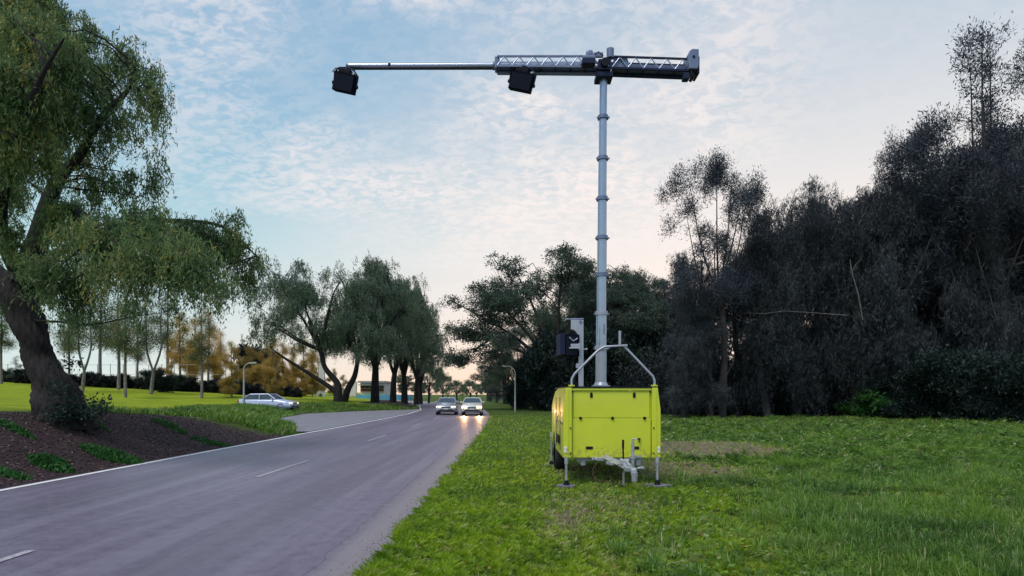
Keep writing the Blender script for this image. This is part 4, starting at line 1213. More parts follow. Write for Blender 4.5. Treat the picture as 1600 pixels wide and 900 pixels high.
n = 2200
y = 1 / (1 / 4.8 + (1 / 30 - 1 / 4.8) * rng.random(n)); x = x_right(y) - np.abs(rng.normal(size=n)) * .16 + .08
k = x < x_right(y) + .05; x, y = x[k], y[k]
c = np.stack([x, y, np.full(len(x), .006)], 1); ax = rng.normal(size=c.shape); ax[:, 2] *= .3; ax = unit(ax)
M['grit'] = leafmat('road grit', (.10, .08, .07), (.24, .20, .17), (.30, .22, .12), .85, 0.0, .2)
o = link('road_grit', np_mesh('road_grit', cards(c, ax, 0.016 * rng.uniform(.4, 1.6, len(x)), .010, rng), 4, M['grit'], rng.random(len(x)))); tag(o, 'loose grit and dead leaf crumbs along the road edge', 'grit', kind='stuff')
# fallen leaf litter on verge
n = 1400
x, y = sample_ground(n, 5, 18, rng, lambda y: x_right(y) - .1, lambda y: y * 0 + 12)
c = np.stack([x, y, terrain(x, y) + .035], 1); ax = rng.normal(size=c.shape); ax[:, 2] *= .15; ax = unit(ax)
o = link('leaf_litter', np_mesh('leaf_litter', cards(c, ax, .05 * rng.uniform(.5, 1.5, len(x)), .025, rng), 4, M['leaf_brown'], rng.random(len(x)))); tag(o, 'scattered dry leaves on the grass verge', 'leaf litter', kind='stuff')

# ------------------------------------------------------------------ the lighting trailer
def Rz(a): return Matrix.Rotation(a, 3, 'Z')
def Ry(a): return Matrix.Rotation(a, 3, 'Y')
def Rx(a): return Matrix.Rotation(a, 3, 'X')
TX, TY = 1.78, 10.7
TZ = 0.0
T = thing('lighting_trailer', 'fluorescent yellow trailer with a tall telescopic mast and lattice boom parked on the grass verge', 'trailer', (TX, TY, TZ))
def fx(u, dy=0.0): return (u - 800) / F * (TY + dy) - TX       # local x of a picture column at depth dy
def fz(v, dy=0.0): return CAMZ - (v - HOR) / F * (TY + dy)
HW = .83
zb, zt = .525, 1.775
# core and chassis
MB().box((0, 1.62, 1.12), (1.56, 3.0, 1.14)).build('body', M['yellow'], T, bev=.02)
MB().box((0, 1.6, .50), (1.2, 2.8, .10)).box((-.5, 1.6, .43), (.08, 2.9, .10)).box((.5, 1.6, .43), (.08, 2.9, .10)).build('chassis', M['galv'], T)
MB().box((0, 1.6, 1.785), (1.60, 3.1, .03)).build('roof_deck', M['black'], T)
# front: frame plate, upper hatch, lower plate, corner posts
MB().prism([(-.70, zb), (.70, zb), (.70, 1.228), (-.70, 1.228)], .03, 'Y', .08).build('lower_front_panel', M['yellow'], T, bev=.006)
MB().prism([(-.68, 1.236), (.68, 1.236), (.68, 1.715), (-.68, 1.715)], .03, 'Y', .085).build('upper_front_hatch', M['yellow'], T, bev=.006)
MB().prism([(-.71, 1.724), (.71, 1.724), (.71, 1.79), (-.71, 1.79)], .05, 'Y', .06).build('top_rail', M['yellow'], T, bev=.008)
for s in (-1, 1):
    post = MB().prism([(s * .715, zb), (s * .865, zb), (s * .865, 1.38), (s * .815, zt), (s * .715, zt)], .09, 'Y', .02).build('corner_post', M['yellow'], T, bev=.012)
    rib = MB().prism([(s * .775, zb + .01), (s * .79, zb + .01), (s * .79, zt - .02), (s * .775, zt - .02)], .012, 'Y', .008).build('post_rib', M['yellow'], post)
    for z in (.61, 1.06):
        MB().cyl((s * .74, .02, z), (s * .74, .006, z), .014, 10).build('bolt', M['black'], post)
    MB().cyl((s * .83, .02, .64), (s * .83, .004, .64), .022, 12).cyl((s * .83, .02, .70), (s * .83, .004, .70), .022, 12).box((s * .83, .018, .67), (.05, .01, .11)).build('marker_lamp', M['whiteplastic'], post)
# keyhole grips, latches, vents
for x_ in (fx(924, .08), fx(991, .08)):
    MB().prism([(x_ - .023, 1.60), (x_ + .023, 1.60), (x_ + .023, 1.67), (x_ + .012, 1.692), (x_ - .012, 1.692), (x_ - .023, 1.67)], .012, 'Y', .072).build('hatch_grip', M['black'], T)
for x_ in (fx(907, .08), fx(957, .08), fx(1007, .08)):
    MB().cyl((x_, .09, 1.232), (x_, .058, 1.232), .026, 14).box((x_, .055, 1.232), (.012, .01, .03)).build('latch', M['black'], T)
for x_ in (fx(921, .08), fx(993, .08)):
    v_ = MB().prism([(x_ - .062, .675), (x_ + .062, .675), (x_ + .062, .725), (x_ - .062, .725)], .01, 'Y', .072).build('vent', M['black'], T)
    f_ = MB()
    for q in (-.04, 0, .04): f_.box((x_ + q, .068, .70), (.006, .006, .046))
    f_.build('vent_bars', M['truss_dark'], v_)
MB().box((fx(998, .08), .055, .865), (.045, .05, .02)).cyl((fx(998, .08), .05, .86), (fx(998, .08), .03, .80), .008, 8).build('tow_socket', M['black'], T)
# side panels with wheel arch
def side_panel(s):
    prof = [(0.10, zb), (0.10, zt), (1.9, zt), (2.55, 1.72), (2.95, 1.60), (3.12, 1.40), (3.15, .78), (3.0, .60), (2.86, .56)]
    arch = [(2.4 + .43 * cos(a), .42 + .43 * sin(a)) for a in np.linspace(.35, pi - .35, 10)]
    prof = prof + arch + [(1.90, zb)]
    def xo(z): return .865 if z < 1.38 else .865 - .05 * (z - 1.38) / .4
    n_ = len(prof); m_ = MB()
    vs_ = [(s * xo(z), y_, z) for y_, z in prof] + [(s * (xo(z) - .06), y_, z) for y_, z in prof]
    fs_ = [tuple(range(n_)), tuple(range(2 * n_ - 1, n_ - 1, -1))] + [(i, i + n_, (i + 1) % n_ + n_, (i + 1) % n_) for i in range(n_)]
    m_.add(vs_, fs_)
    p = m_.build('side_panel', M['yellow'], T)
    for y0_ in (.75, 1.75):
        MB().box((s * .868, y0_, 1.1), (.012, .012, 1.0)).build('panel_seam', M['truss_dark'], p)
    for y0_ in (.3, .62, 1.2, 1.6):
        MB().cyl((s * .86, y0_, 1.12), (s * .875, y0_, 1.12), .02, 10).build('side_latch', M['black'], p)
    MB().box((s * .872, 1.25, .78), (.015, .55, .16)).build('side_vent', M['black'], p)
    MB().tube([(s * .90, .95, 1.0), (s * .90, .95, 1.25)], .012, 8).build('side_handle', M['galv'], p)
side_panel(-1); side_panel(1)
# wheels
def wheel(parent, c, r, w, side, rimm='galv'):
    tm = MB(); prof = [(-w / 2, r * .72), (-w / 2, r * .93), (-w * .38, r), (w * .38, r), (w / 2, r * .93), (w / 2, r * .72)]
    n_ = 28
    vs_ = []; 
    for k in range(n_):
        a = 2 * pi * k / n_
        for (x_, rr) in prof: vs_.append((c[0] + x_, c[1] + cos(a) * rr, c[2] + sin(a) * rr))
    q = len(prof); fs_ = []
    for k in range(n_):
        for j in range(q - 1): fs_.append((k * q + j, k * q + j + 1, ((k + 1) % n_) * q + j + 1, ((k + 1) % n_) * q + j))
    tm.add(vs_, fs_, True)
    ob = tm.build('wheel', M['rubber'], parent)
    MB().cyl((c[0] - w * .3, c[1], c[2]), (c[0] + w * .3, c[1], c[2]), r * .72, 24).build('rim', M[rimm], ob)
    MB().cyl((c[0] + side * w * .3, c[1], c[2]), (c[0] + side * w * .42, c[1], c[2]), r * .22, 16).build('hub', M['black'], ob)
    return ob
wheel(T, (-.76, 2.4, .33), .33, .20, -1); wheel(T, (.70, 2.4, .33), .33, .20, 1)
MB().tube([(-.7, 2.4, .33), (.7, 2.4, .33)], .03, 10).build('axle', M['galv'], T)
# outriggers
def outrigger(x_, y_, plate_r, ztop, square, lab=None):
    o = MB().cyl((x_, y_, .04), (x_, y_, ztop), .022, 14).cyl((x_, y_, ztop - .12), (x_, y_, ztop), .034, 14).build('outrigger_leg', M['galv'], T)
    MB().cyl((x_, y_, .035), (x_, y_, .10), .05, 16).tube([(x_, y_, .05), (x_, y_, .14)], [.06, .03], 14).build('foot', M['black'], o)
    if square: MB().box((x_ + .0, y_, .045), (plate_r * 2, plate_r * 1.9, .022), Rz(.62), bev=.004).build('foot_plate', M['plate'], o)
    else: MB().cyl((x_, y_, .034), (x_, y_, .056), plate_r, 26).build('foot_plate', M['plate'], o)
    return o
o1 = outrigger(fx(885, -.05), -.05 + .0, .17, .55, False)
MB().box((fx(885, -.05) - .02, -.12, .025), (.22, .05, .03), Rz(.2), bev=.006).build('timber_packer', M['rust'], o1)
o2 = outrigger(fx(1027, 0) + .0, .0, .19, .55, True)
MB().box((fx(1027, 0) + .25, .12, .028), (.14, .06, .03), Rz(.4), bev=.006).build('timber_packer', M['rust'], o2)
outrigger(-.83 - .05, 3.05, .17, .80, False); outrigger(.86, 3.05, .17, .80, False)
# drawbar, coupling, jockey parts
MB().tube([(-.12, .15, .53), (.13, -.86, .44)], .062, 4, smooth=False).build('drawbar', M['galv'], T)
MB().box((-.20, .12, .50), (.30, .12, .07), bev=.01).box((.16, .16, .47), (.34, .10, .08), bev=.01).build('drawbar_frame', M['galv'], T)
cp = MB().box((.12, -.78, .46), (.13, .30, .09), Rx(.12) @ Rz(-.1), bev=.02).box((.10, -.62, .53), (.16, .20, .10), Rz(-.2), bev=.02).box((.19, -.95, .41), (.10, .16, .12), Rz(-.2), bev=.03).build('coupling', M['galv'], T)
MB().tube([(.19, -1.0, .40), (.19, -1.0, .26)], [.055, .045], 14).build('ball_cup', M['alu_pale'], cp)
MB().box((.12, -.80, .53), (.04, .26, .03), Rx(.25), bev=.008).build('coupling_handle', M['galv'], cp)
MB().tube([(.27, -.88, .45), (.34, -.92, .47)], .022, 10).cyl((.34, -.92, .45), (.34, -.92, .49), .03, 10).build('lock_pin', M['alu_pale'], cp)
hb = MB().tube([(.09, -.62, .40), (.075, -.64, .70), (.07, -.66, .80)], .014, 10).build('brake_lever', M['black'], T)
MB().tube([(.071, -.655, .76), (.068, -.67, .90)], .019, 10).build('lever_grip', M['black'], hb)
jk = MB().cyl((.28, -.42, .36), (.28, -.42, .84), .028, 14).cyl((.28, -.42, .84), (.28, -.42, .90), .020, 12).build('jockey_stand', M['galv'], T)
MB().tube([(.28, -.42, .90), (.34, -.45, .90), (.35, -.45, .86)], .009, 8).build('crank_handle', M['galv'], jk)
MB().cyl((.28, -.42, .56), (.28, -.42, .61), .045, 14).box((.34, -.42, .60), (.12, .03, .03)).cyl((.40, -.42, .58), (.40, -.42, .62), .022, 10).build('clamp', M['alu_pale'], jk)
MB().cyl((-.36, .02, .50), (-.28, .02, .50), .03, 12).cyl((-.33, -.03, .53), (-.33, .02, .53), .02, 10).build('hitch_bracket', M['alu_pale'], T)
ch = None
for k in range(9):
    a = pi / 2 * (k % 2)
    m_ = MB(); pts = [(.07 + .016 * cos(t) * cos(a), -.70 + .016 * cos(t) * sin(a), .36 - k * .024 + .019 * sin(t)) for t in np.linspace(0, 2 * pi, 9)]
    m_.tube(pts, .0045, 5, caps=False)
    if ch is None: ch = m_.build('safety_chain', M['galv'], T)
    else: m_.build('chain_link', M['galv'], ch)
MB().tube([(-.28, -.1, .46), (-.36, -.15, .36), (-.37, -.2, .24), (-.30, -.3, .17), (-.15, -.45, .165), (0, -.6, .22), (.04, -.7, .30)], .007, 6).build('breakaway_cable', M['redcable'], T)
MB().tube([(-.02, -.55, .45), (.05, -.62, .50), (.12, -.66, .47), (.10, -.6, .40)], .012, 6).build('wiring_loom', M['black'], T)
MB().box((-.1, -.35, .47), (.05, .22, .05), Rz(.3), bev=.01).box((.08, -.30, .485), (.08, .12, .05), bev=.01).build('brake_rod', M['alu_pale'], T)

# mast
MY = 1.55
def mx(u): return (u - 800) / F * (TY + MY) - TX
def mz(v): return CAMZ - (v - HOR) / F * (TY + MY)
zs = [600, 543, 489, 429, 371, 310, 247, 183, 118]
xs_ = [939, 939.4, 939.8, 940.2, 940.6, 941, 941.6, 942.2, 943]
rs = [.112, .108, .098, .096, .090, .085, .080, .076]
mast = MB().cyl((mx(939), MY, 1.79), (mx(939), MY, 1.84), .19, 28).tube([(mx(939), MY, 1.84), (mx(939), MY, 1.90)], [.15, .118], 24).build('mast_base', M['alu_pale'], T)
for i in range(8):
    a = (mx(xs_[i]), MY, mz(zs[i]) - .02); b_ = (mx(xs_[i + 1]), MY, mz(zs[i + 1]))
    sec = MB().tube([a, b_], rs[i], 28).build('mast_section', M['alu'] if i > 0 else M['alu_pale'], T)
    if i < 7:
        z_ = mz(zs[i + 1]); x_ = mx(xs_[i + 1]); r_ = rs[i]
        c_ = MB().cyl((x_, MY, z_ - .045), (x_, MY, z_ - .012), r_ + .03, 28).cyl((x_, MY, z_ - .008), (x_, MY, z_ + .03), r_ + .022, 28)
        col_ = c_.build('collar', M['alu_pale'] if i < 2 else M['truss'], T)
        for s in (-1, 1):
            MB().box((x_ + s * (r_ + .035), MY - .03, z_ - .02), (.03, .03, .03)).build('collar_lug', M['truss'], col_)
MB().box((mx(939) + .075, MY - .115, mz(515)), (.035, .03, .2)).build('cable_guide', M['alu_pale'], T)

# boom cradle in front of the mast
def cz(v): return CAMZ - (v - HOR) / F * (TY + .3)
def cx_(u): return (u - 800) / F * (TY + .3) - TX
pts = [(cx_(893), .3, 1.78), (cx_(893.5), .3, cz(592)), (cx_(898), .3, cz(584)), (cx_(934), .3, cz(548)), (cx_(944), .3, cz(542)), (cx_(974), .3, cz(540)), (cx_(1020), .3, cz(588)), (cx_(1022.5), .3, cz(594)), (cx_(1022.5), .3, 1.78)]
cr_ = MB().tube(pts, .023, 14).build('boom_cradle', M['alu_pale'], T)
MB().cyl((cx_(968.5), .3, cz(541)), (cx_(968.5), .3, cz(517)), .024, 14).build('cradle_pin', M['alu_pale'], cr_)
MB().box((cx_(976), .3, cz(540)), (.10, .07, .04), bev=.01).build('cradle_shoe', M['alu_pale'], cr_)
for u in (893, 1022.5): MB().cyl((cx_(u), .3, 1.795), (cx_(u), .3, 1.83), .06, 16).build('cradle_foot', M['yellow'], cr_)

# stowed lamp post on the left of the deck
PY = .9
def qx(u): return (u - 800) / F * (TY + PY) - TX
def qz(v): return CAMZ - (v - HOR) / F * (TY + PY)
ax0, ax1 = qx(904), qx(911.5)
pp = MB().prism([(ax0, 1.79), (ax1, 1.79), (ax1, qz(500)), (qx(892), qz(500)), (qx(892), qz(515)), (qx(897), qz(516)), (qx(901), qz(520)), (ax0, qz(528))], .07, 'Y', PY - .035).build('lamp_post', M['alu_pale'], T, bev=.006)
MB().tube([(qx(882), PY, qz(502)), (qx(884), PY, qz(499)), (qx(912), PY, qz(498))], .014, 10).cyl((qx(907), PY - .05, qz(503)), (qx(907), PY + .05, qz(503)), .03, 12).build('top_arm', M['truss'], pp)
MB().box(((qx(872) + qx(880)) / 2, PY + .0, qz(539)), (.10, .34, .40), Rz(.15), bev=.012).build('lamp_side', M['truss_dark'], pp)
lb = MB().box((qx(892), PY + .05, qz(540)), (.27, .32, .42), Rz(.15), bev=.015).build('lamp_housing', M['housing'], pp)
MB().box((qx(892), PY - .12, qz(541)), (.22, .01, .36), Rz(.1)).build('lamp_glass', M['glassdark'], lb)
MB().box((qx(897), PY - .13, qz(541)), (.16, .06, .07), bev=.01).cyl((qx(888), PY - .16, qz(545)), (qx(904), PY - .16, qz(545)), .014, 10).cyl((qx(904), PY - .14, qz(548)), (qx(904), PY - .14, qz(537)), .02, 10).build('clamp_bracket', M['alu_pale'], pp)
MB().tube([(qx(888), PY - .17, qz(528)), (qx(894), PY - .17, qz(534)), (qx(901), PY - .15, qz(530))], .012, 8).cyl((qx(915), PY - .05, qz(546)), (qx(917), PY - .05, qz(546)), .022, 10).cyl((qx(911), PY - .05, qz(546)), (qx(916), PY - .05, qz(546)), .010, 10).build('locking_pins', M['alu_pale'], pp)
MB().box((qx(902), PY - .05, qz(572)), (.06, .08, .09), bev=.008).build('junction_box', M['alu_pale'], pp)
MB().tube([(qx(893), PY, qz(562)), (qx(893), PY, qz(580)), (qx(898), PY, qz(595)), (qx(903), PY, 1.80)], .012, 8).build('lamp_cable', M['black'], pp)

# head and boom
HY = MY
def hx(u): return mx(u)
def hz(v): return mz(v)
D = .24                                      # depth of the boom
y0, y1 = HY - D / 2, HY + D / 2
def beam(m_, u0, v0, u1, v1, y_, th=.018): m_.tube([(hx(u0), y_, hz(v0)), (hx(u1), y_, hz(v1))], th, 6)
def truss(name, ua, ub, vt_a, vt_b, vb_a, vb_b, nseg, solid=None, dark=False):
    """open lattice beam: chords, zigzag braces on both faces, a floor plate and a rear keel rail"""
    def top(u): return vt_a + (vt_b - vt_a) * (u - ua) / (ub - ua)
    def bot(u): return vb_a + (vb_b - vb_a) * (u - ua) / (ub - ua)
    W_ = hx(ub) - hx(ua); cxm = (hx(ua) + hx(ub)) / 2
    at_ = math.atan((bot(ub) - bot(ua)) / (ub - ua)); tt_ = math.atan((top(ub) - top(ua)) / (ub - ua))
    zb_ = (hz(bot(ua)) + hz(bot(ub))) / 2; zt2 = (hz(top(ua)) + hz(top(ub))) / 2
    r = MB().box((cxm, HY, zb_ + .004), (W_, D - .06, .012), Ry(at_)).build(name, M['truss'], T)
    for y_ in (y0, y1):
        MB().box((cxm, y_, zt2 - .02), (W_, .03, .04), Ry(tt_), bev=.006).build('top_chord', M['truss_dark'] if dark else M['truss'], r)
        MB().box((cxm, y_, zb_ - .0), (W_, .035, .045), Ry(at_), bev=.006).build('bottom_chord', M['truss_dark'] if dark or y_ == y1 else M['truss'], r)
        for k in range(nseg * 2):
            u0 = ua + (ub - ua) * k / (nseg * 2); u1 = ua + (ub - ua) * (k + 1) / (nseg * 2)
            m_ = MB()
            if k % 2 == 0: beam(m_, u0, bot(u0) - 1, u1, top(u1) + 2, y_, .013)
            else: beam(m_, u0, top(u0) + 2, u1, bot(u1) - 1, y_, .013)
            m_.build('brace', M['alu'], r)
    for k in range(nseg + 1):
        u0 = ua + (ub - ua) * k / nseg
        MB().tube([(hx(u0), y0, hz(bot(u0)) - .028), (hx(u0), y1, hz(bot(u0)) - .028)], .012, 6).build('cross_tie', M['truss_dark'], r)
    MB().box((cxm, y1 - .05, zb_ - .045), (W_, .07, .05), Ry(at_), bev=.008).build('keel_rail', M['truss_dark'] if dark else M['truss'], r)
    if solid:
        u0, u1 = solid
        MB().prism([(hx(u0), hz(bot(u0))), (hx(u1), hz(bot(u1))), (hx(u1 - 6), hz(top(u1) + 2)), (hx(u0), hz(top(u0) + 2))], .006, 'Y', y0 + .03).build('gusset_plate', M['truss'], r)
    return r
truss('left_truss', 777, 936, 91.5, 91.5, 108, 109.5, 7)
truss('right_truss', 955, 1076, 92.0, 96, 111, 115.5, 5, solid=(957, 985), dark=True)
MB().box(((hx(955) + hx(1074)) / 2, HY, (hz(104) + hz(107)) / 2), (hx(1074) - hx(955), .07, .08), Ry(.03), bev=.01).build('inner_boom', M['truss'], T)
# boom tube, running on inside the left truss
bt = MB().tube([(hx(542), HY, hz(103.2)), (hx(930), HY, hz(102.0))], .052, 20).build('boom_tube', M['alu'], T)
MB().cyl((hx(542) - .01, HY, hz(103.2)), (hx(545), HY, hz(103.2)), .058, 20).build('boom_cap', M['truss'], bt)
MB().box((hx(609), HY - .045, hz(103)), (.05, .03, .06)).build('cable_clip', M['black'], bt)
MB().tube([(hx(545), HY - .01, hz(103.2) - .062), (hx(776), HY - .01, hz(103) - .062)], .022, 8).build('boom_cable', M['black'], bt)
MB().box((hx(777), HY, hz(101)), (.10, D * .9, .24), bev=.02).cyl((hx(770), HY, hz(103)), (hx(777), HY, hz(103)), .08, 18).build('end_collar', M['truss'], T)
# hub
hub = MB().box((hx(943), HY, hz(122)), (.34, .34, .10), bev=.015).box((hx(943), HY, hz(108)), (.26, .38, .22), bev=.02).build('mast_head', M['truss_dark'], T)
MB().cyl((hx(952), HY - .12, hz(96)), (hx(952), HY - .12, hz(82)), .075, 18).build('slew_motor', M['truss'], hub)
MB().cyl((hx(943), HY - .18, hz(107)), (hx(943), HY - .26, hz(107)), .085, 20).build('drive_wheel', M['black'], hub)
MB().box((hx(945), HY - .2, hz(111)), (.10, .04, .04)).build('name_plate', M['alu'], hub)
MB().box((hx(918), HY - .19, hz(104)), (.25, .20, .16), bev=.02).box((hx(919), HY - .19, hz(93.5)), (.14, .14, .14), bev=.045).build('winch_housing', M['truss'], hub)
MB().box((hx(917), HY - .21, hz(107)), (.26, .2, .12), bev=.02).build('winch_motor', M['truss_dark'], hub)
MB().box((hx(933), HY - .16, hz(93)), (.2, .05, .10), bev=.015).build('hinge_bracket', M['truss'], hub)
MB().tube([(hx(925), HY - .2, hz(97)), (hx(932), HY - .26, hz(92)), (hx(940), HY - .24, hz(98))], .012, 8).build('hydraulic_hose', M['black'], hub)
# end unit
eu = MB().prism([(hx(1070), hz(94)), (hx(1073), hz(88)), (hx(1077), hz(85.5)), (hx(1087), hz(86)), (hx(1087), hz(111)), (hx(1085), hz(116)), (hx(1072), hz(116)), (hx(1071), hz(106))], .40, 'Y', HY - .22).build('end_unit', M['truss'], T, bev=.015)
MB().box((hx(1087.5), HY, hz(108)), (.05, .32, .34), bev=.01).build('end_plate', M['truss_dark'], eu)
MB().box((hx(1069), HY - .1, hz(125)), (.12, .16, .12), bev=.01).build('motor_box', M['truss_dark'], eu)
MB().tube([(hx(1076), HY - .16, hz(114)), (hx(1078), HY - .18, hz(128)), (hx(1075), HY - .12, hz(132))], .035, 10).tube([(hx(1082), HY - .12, hz(114)), (hx(1080), HY - .15, hz(124)), (hx(1076), HY - .15, hz(129))], .02, 8).build('cable_bundle', M['black'], eu)
MB().cyl((hx(1079), HY - .23, hz(98)), (hx(1079), HY - .20, hz(98)), .03, 12).build('end_bolt', M['truss_dark'], eu)

# floodlights hung from the boom
def flood(u, v, uh):
    """centre of the lamp in the picture; built hanging under the boom"""
    x_, z_ = hx(u), hz(v)
    R = Ry(radians(15)) @ Rx(radians(12)) @ Rz(radians(-12))
    def P(a, b, c_): return Vector((x_, HY - .05, z_)) + R @ Vector((a, b, c_))
    r = MB().box((x_, HY - .05, z_), (.47, .16, .34), R, bev=.02).build('floodlight', M['housing'], T)
    MB().box(P(0, -.084, -.005), (.43, .012, .29), R).build('lamp_glass', M['glassdark'], r)
    for k in range(7):
        MB().box(P(-.21 + k * .07, .0, .185), (.012, .17, .045), R).build('cooling_fin', M['black'], r)
    MB().tube([P(-.255, .0, -.02), P(-.27, -.02, .18), P(-.18, -.03, .27), P(.0, -.03, .30), P(.16, -.03, .27), P(.265, -.02, .17), P(.255, .0, -.02)], .017, 8).build('yoke', M['truss_dark'], r)
    for s in (-1, 1): MB().cyl(P(s * .24, 0, -.02), P(s * .285, 0, -.02), .035, 12).build('pivot_knob', M['black'], r)
    MB().box(P(-.04, .0, .22), (.26, .13, .10), R, bev=.015).build('driver_box', M['black'], r)
    MB().tube([P(.0, .0, .28), (hx(uh), HY, hz(104))], .028, 10).build('hanger', M['truss_dark'], r)
    MB().tube([P(-.22, -.02, .15), P(-.30, -.05, .17), P(-.28, .0, .25), P(-.1, .03, .30)], .010, 6).build('lamp_lead', M['black'], r)
    MB().box(P(.19, -.06, .20), (.07, .03, .03), R).build('bright_bracket', M['alu_pale'], r)
flood(540.5, 133, 543); flood(815, 131, 815)

# ------------------------------------------------------------------ lamp posts
def street_lamp(base, H_, side, lab, arm):
    t = thing('street_lamp', lab, 'street lamp', base)
    MB().tube([(0, 0, -.1), (0, 0, H_ * .3), (0, 0, H_ * .84)], [.085, .07, .05], 12).cyl((0, 0, 0), (0, 0, .9), .095, 12).build('pole', M['lamp_post'], t)
    pts = [(0, 0, H_ * .83)] + [(side * arm * (1 - cos(a)), 0, H_ * .83 + H_ * .155 * sin(a)) for a in np.linspace(.15, pi / 2, 6)]
    MB().tube(pts, [.05] + [.042] * 6, 10).build('arm', M['lamp_post'], t)
    hd = MB().box((side * (arm + .2), 0, H_ * .985), (.5, .2, .1), Ry(side * -.1), bev=.03).build('lamp_head', M['lamp_post'], t)
    MB().box((side * (arm + .24), 0, H_ * .985 - .055), (.3, .14, .03), Ry(side * -.1), bev=.01).build('lens', M['whiteplastic'], hd)
p = ground_at(805, 643)
street_lamp(p, (CAMZ + (HOR - 571) / F * p.y) - p.z, -1, 'curved-arm street lamp on the right-hand verge before the dark trees', .75)
p = ground_at(381, 637)
p = Vector(((381 - 800) / F * 47, 47, float(terrain((381 - 800) / F * 47, 47))))
street_lamp(p, (CAMZ + (HOR - 566) / F * p.y) - p.z, 1, 'curved-arm street lamp on the left bank beside the pale blue car', .55)
# thin distant poles
for (u, top, Y, lab) in ((536, 592, 80, 'thin grey pole between the leaning trunk and the white banner'), (478, 590, 85, 'thin grey pole seen behind the crooked weeping tree')):
    X = (u - 800) / F * Y; z0 = float(terrain(X, Y)); zt_ = CAMZ + (HOR - top) / F * Y
    t = thing('thin_pole', lab, 'pole', (X, Y, z0))
    MB().tube([(0, 0, -.1), (0, 0, zt_ - z0)], [.07, .05], 8).build('shaft', M['lamp_post'], t)
    MB().tube([(0, 0, zt_ - z0), (.15, 0, zt_ - z0 + .1), (.5, 0, zt_ - z0 + .12)], .035, 8).build('bracket', M['lamp_post'], t)

# white pillar sign with green emblem, banner and building behind the row trees
Y = 92.0; X = (503 - 800) / F * Y; z0 = float(terrain(X, Y))
t = thing('pylon_sign', 'tall white pylon sign with a green emblem beside the golden trees', 'sign', (X, Y, z0))
k_ = Y / F
def sz(v): return CAMZ - (v - HOR) / F * Y - z0
MB().box((0, 0, (sz(560) + 0) / 2), (9 * k_, .5, sz(560)), bev=.05).build('pillar', M['white_wall'], t)
pn = MB().prism([(-7 * k_, 0), (7 * k_, 0), (7 * k_, sz(616)), (5 * k_, sz(612)), (0, sz(610)), (-5 * k_, sz(612)), (-7 * k_, sz(616))], .3, 'Y', -.7).build('emblem_board', M['white_wall'], t)
for (a, b_, c_, d_) in ((-3.2, 617.5, 3.2, 619), (-.8, 614, .8, 622), (-2.6, 615.5, 2.6, 616.5)):
    MB().box(((a + c_) / 2 * k_, -.72, (sz(b_) + sz(d_)) / 2), ((c_ - a) * k_, .04, abs(sz(d_) - sz(b_)))).build('emblem_stroke', M['signgreen'], pn)
MB().box((-3.5 * k_, -.72, sz(629)), (6 * k_, .06, 8 * k_)).build('green_panel', M['signgreen'], pn)
Y = 94.0; X = (551 - 800) / F * Y; z0 = float(terrain(X, Y)); k_ = Y / F
t = thing('white_banner', 'tall narrow white feather banner right of the leaning trunk', 'banner', (X, Y, z0))
MB().prism([(-7 * k_, .3), (5 * k_, .3), (6 * k_, sz(598)), (3.5 * k_, sz(592)), (0, sz(596)), (-3 * k_, sz(604))], .05, 'Y', 0).build('cloth', M['white_wall'], t)
MB().tube([(5.5 * k_, .05, 0), (6.5 * k_, .05, sz(596))], .06, 8).build('mast_pole', M['lamp_post'], t)

def bz(v, Y): return CAMZ - (v - HOR) / F * Y
Y = 104.0; X0 = (563 - 800) / F * Y; X1 = (600 - 800) / F * Y; z0 = float(terrain((X0 + X1) / 2, Y)) - .2; k_ = Y / F
t = thing('low_building', 'low white building with grey roof, dark glazing and a maroon band behind the row trees', 'building', ((X0 + X1) / 2, Y, z0))
w_ = X1 - X0; hgt = bz(598, Y) - z0
MB().box((0, 3, hgt / 2), (w_, 6, hgt)).build('wall', M['white_wall'], t)
MB().box((0, 2.8, hgt + .15), (w_ + .6, 6.6, .3)).build('roof', M['greyroof'], t)
MB().box((0, -.06, bz(609, Y) - z0), (w_ * .96, .1, .5)).build('maroon_band', M['redband'], t)
MB().box((0, -.5, bz(601.5, Y) - z0), (w_ + .2, 1.0, .14)).build('awning', M['greyroof'], t)
for i in range(5):
    x_ = -w_ / 2 + w_ * (i + .5) / 5
    fr = MB().box((x_, -.03, bz(604.8, Y) - z0), (w_ / 5 - .1, .08, .42)).build('window', M['winglass'], t)
    MB().box((x_, -.08, bz(604.8, Y) - z0 - .25), (w_ / 5 - .04, .1, .05)).build('window_sill', M['white_wall'], fr)
# blue hoarding in panels
X0 = (556 - 800) / F * 100; X1 = (644 - 800) / F * 100
t = thing('blue_hoarding', 'low light blue panelled hoarding seen between the trunks of the row trees', 'fence', ((X0 + X1) / 2, 100, float(terrain((X0 + X1) / 2, 100))))
zt_ = bz(617, 100) - t.location.z; n_ = 9
for i in range(n_):
    x_ = (X0 - X1) / 2 + (X1 - X0) * (i + .5) / n_
    MB().box((x_, 0, zt_ / 2), ((X1 - X0) / n_ - .05, .05, zt_)).build('panel', M['blue_wall'], t)
    MB().box((x_ + (X1 - X0) / n_ / 2, .05, zt_ / 2), (.07, .07, zt_ + .1)).build('post', M['lamp_post'], t)
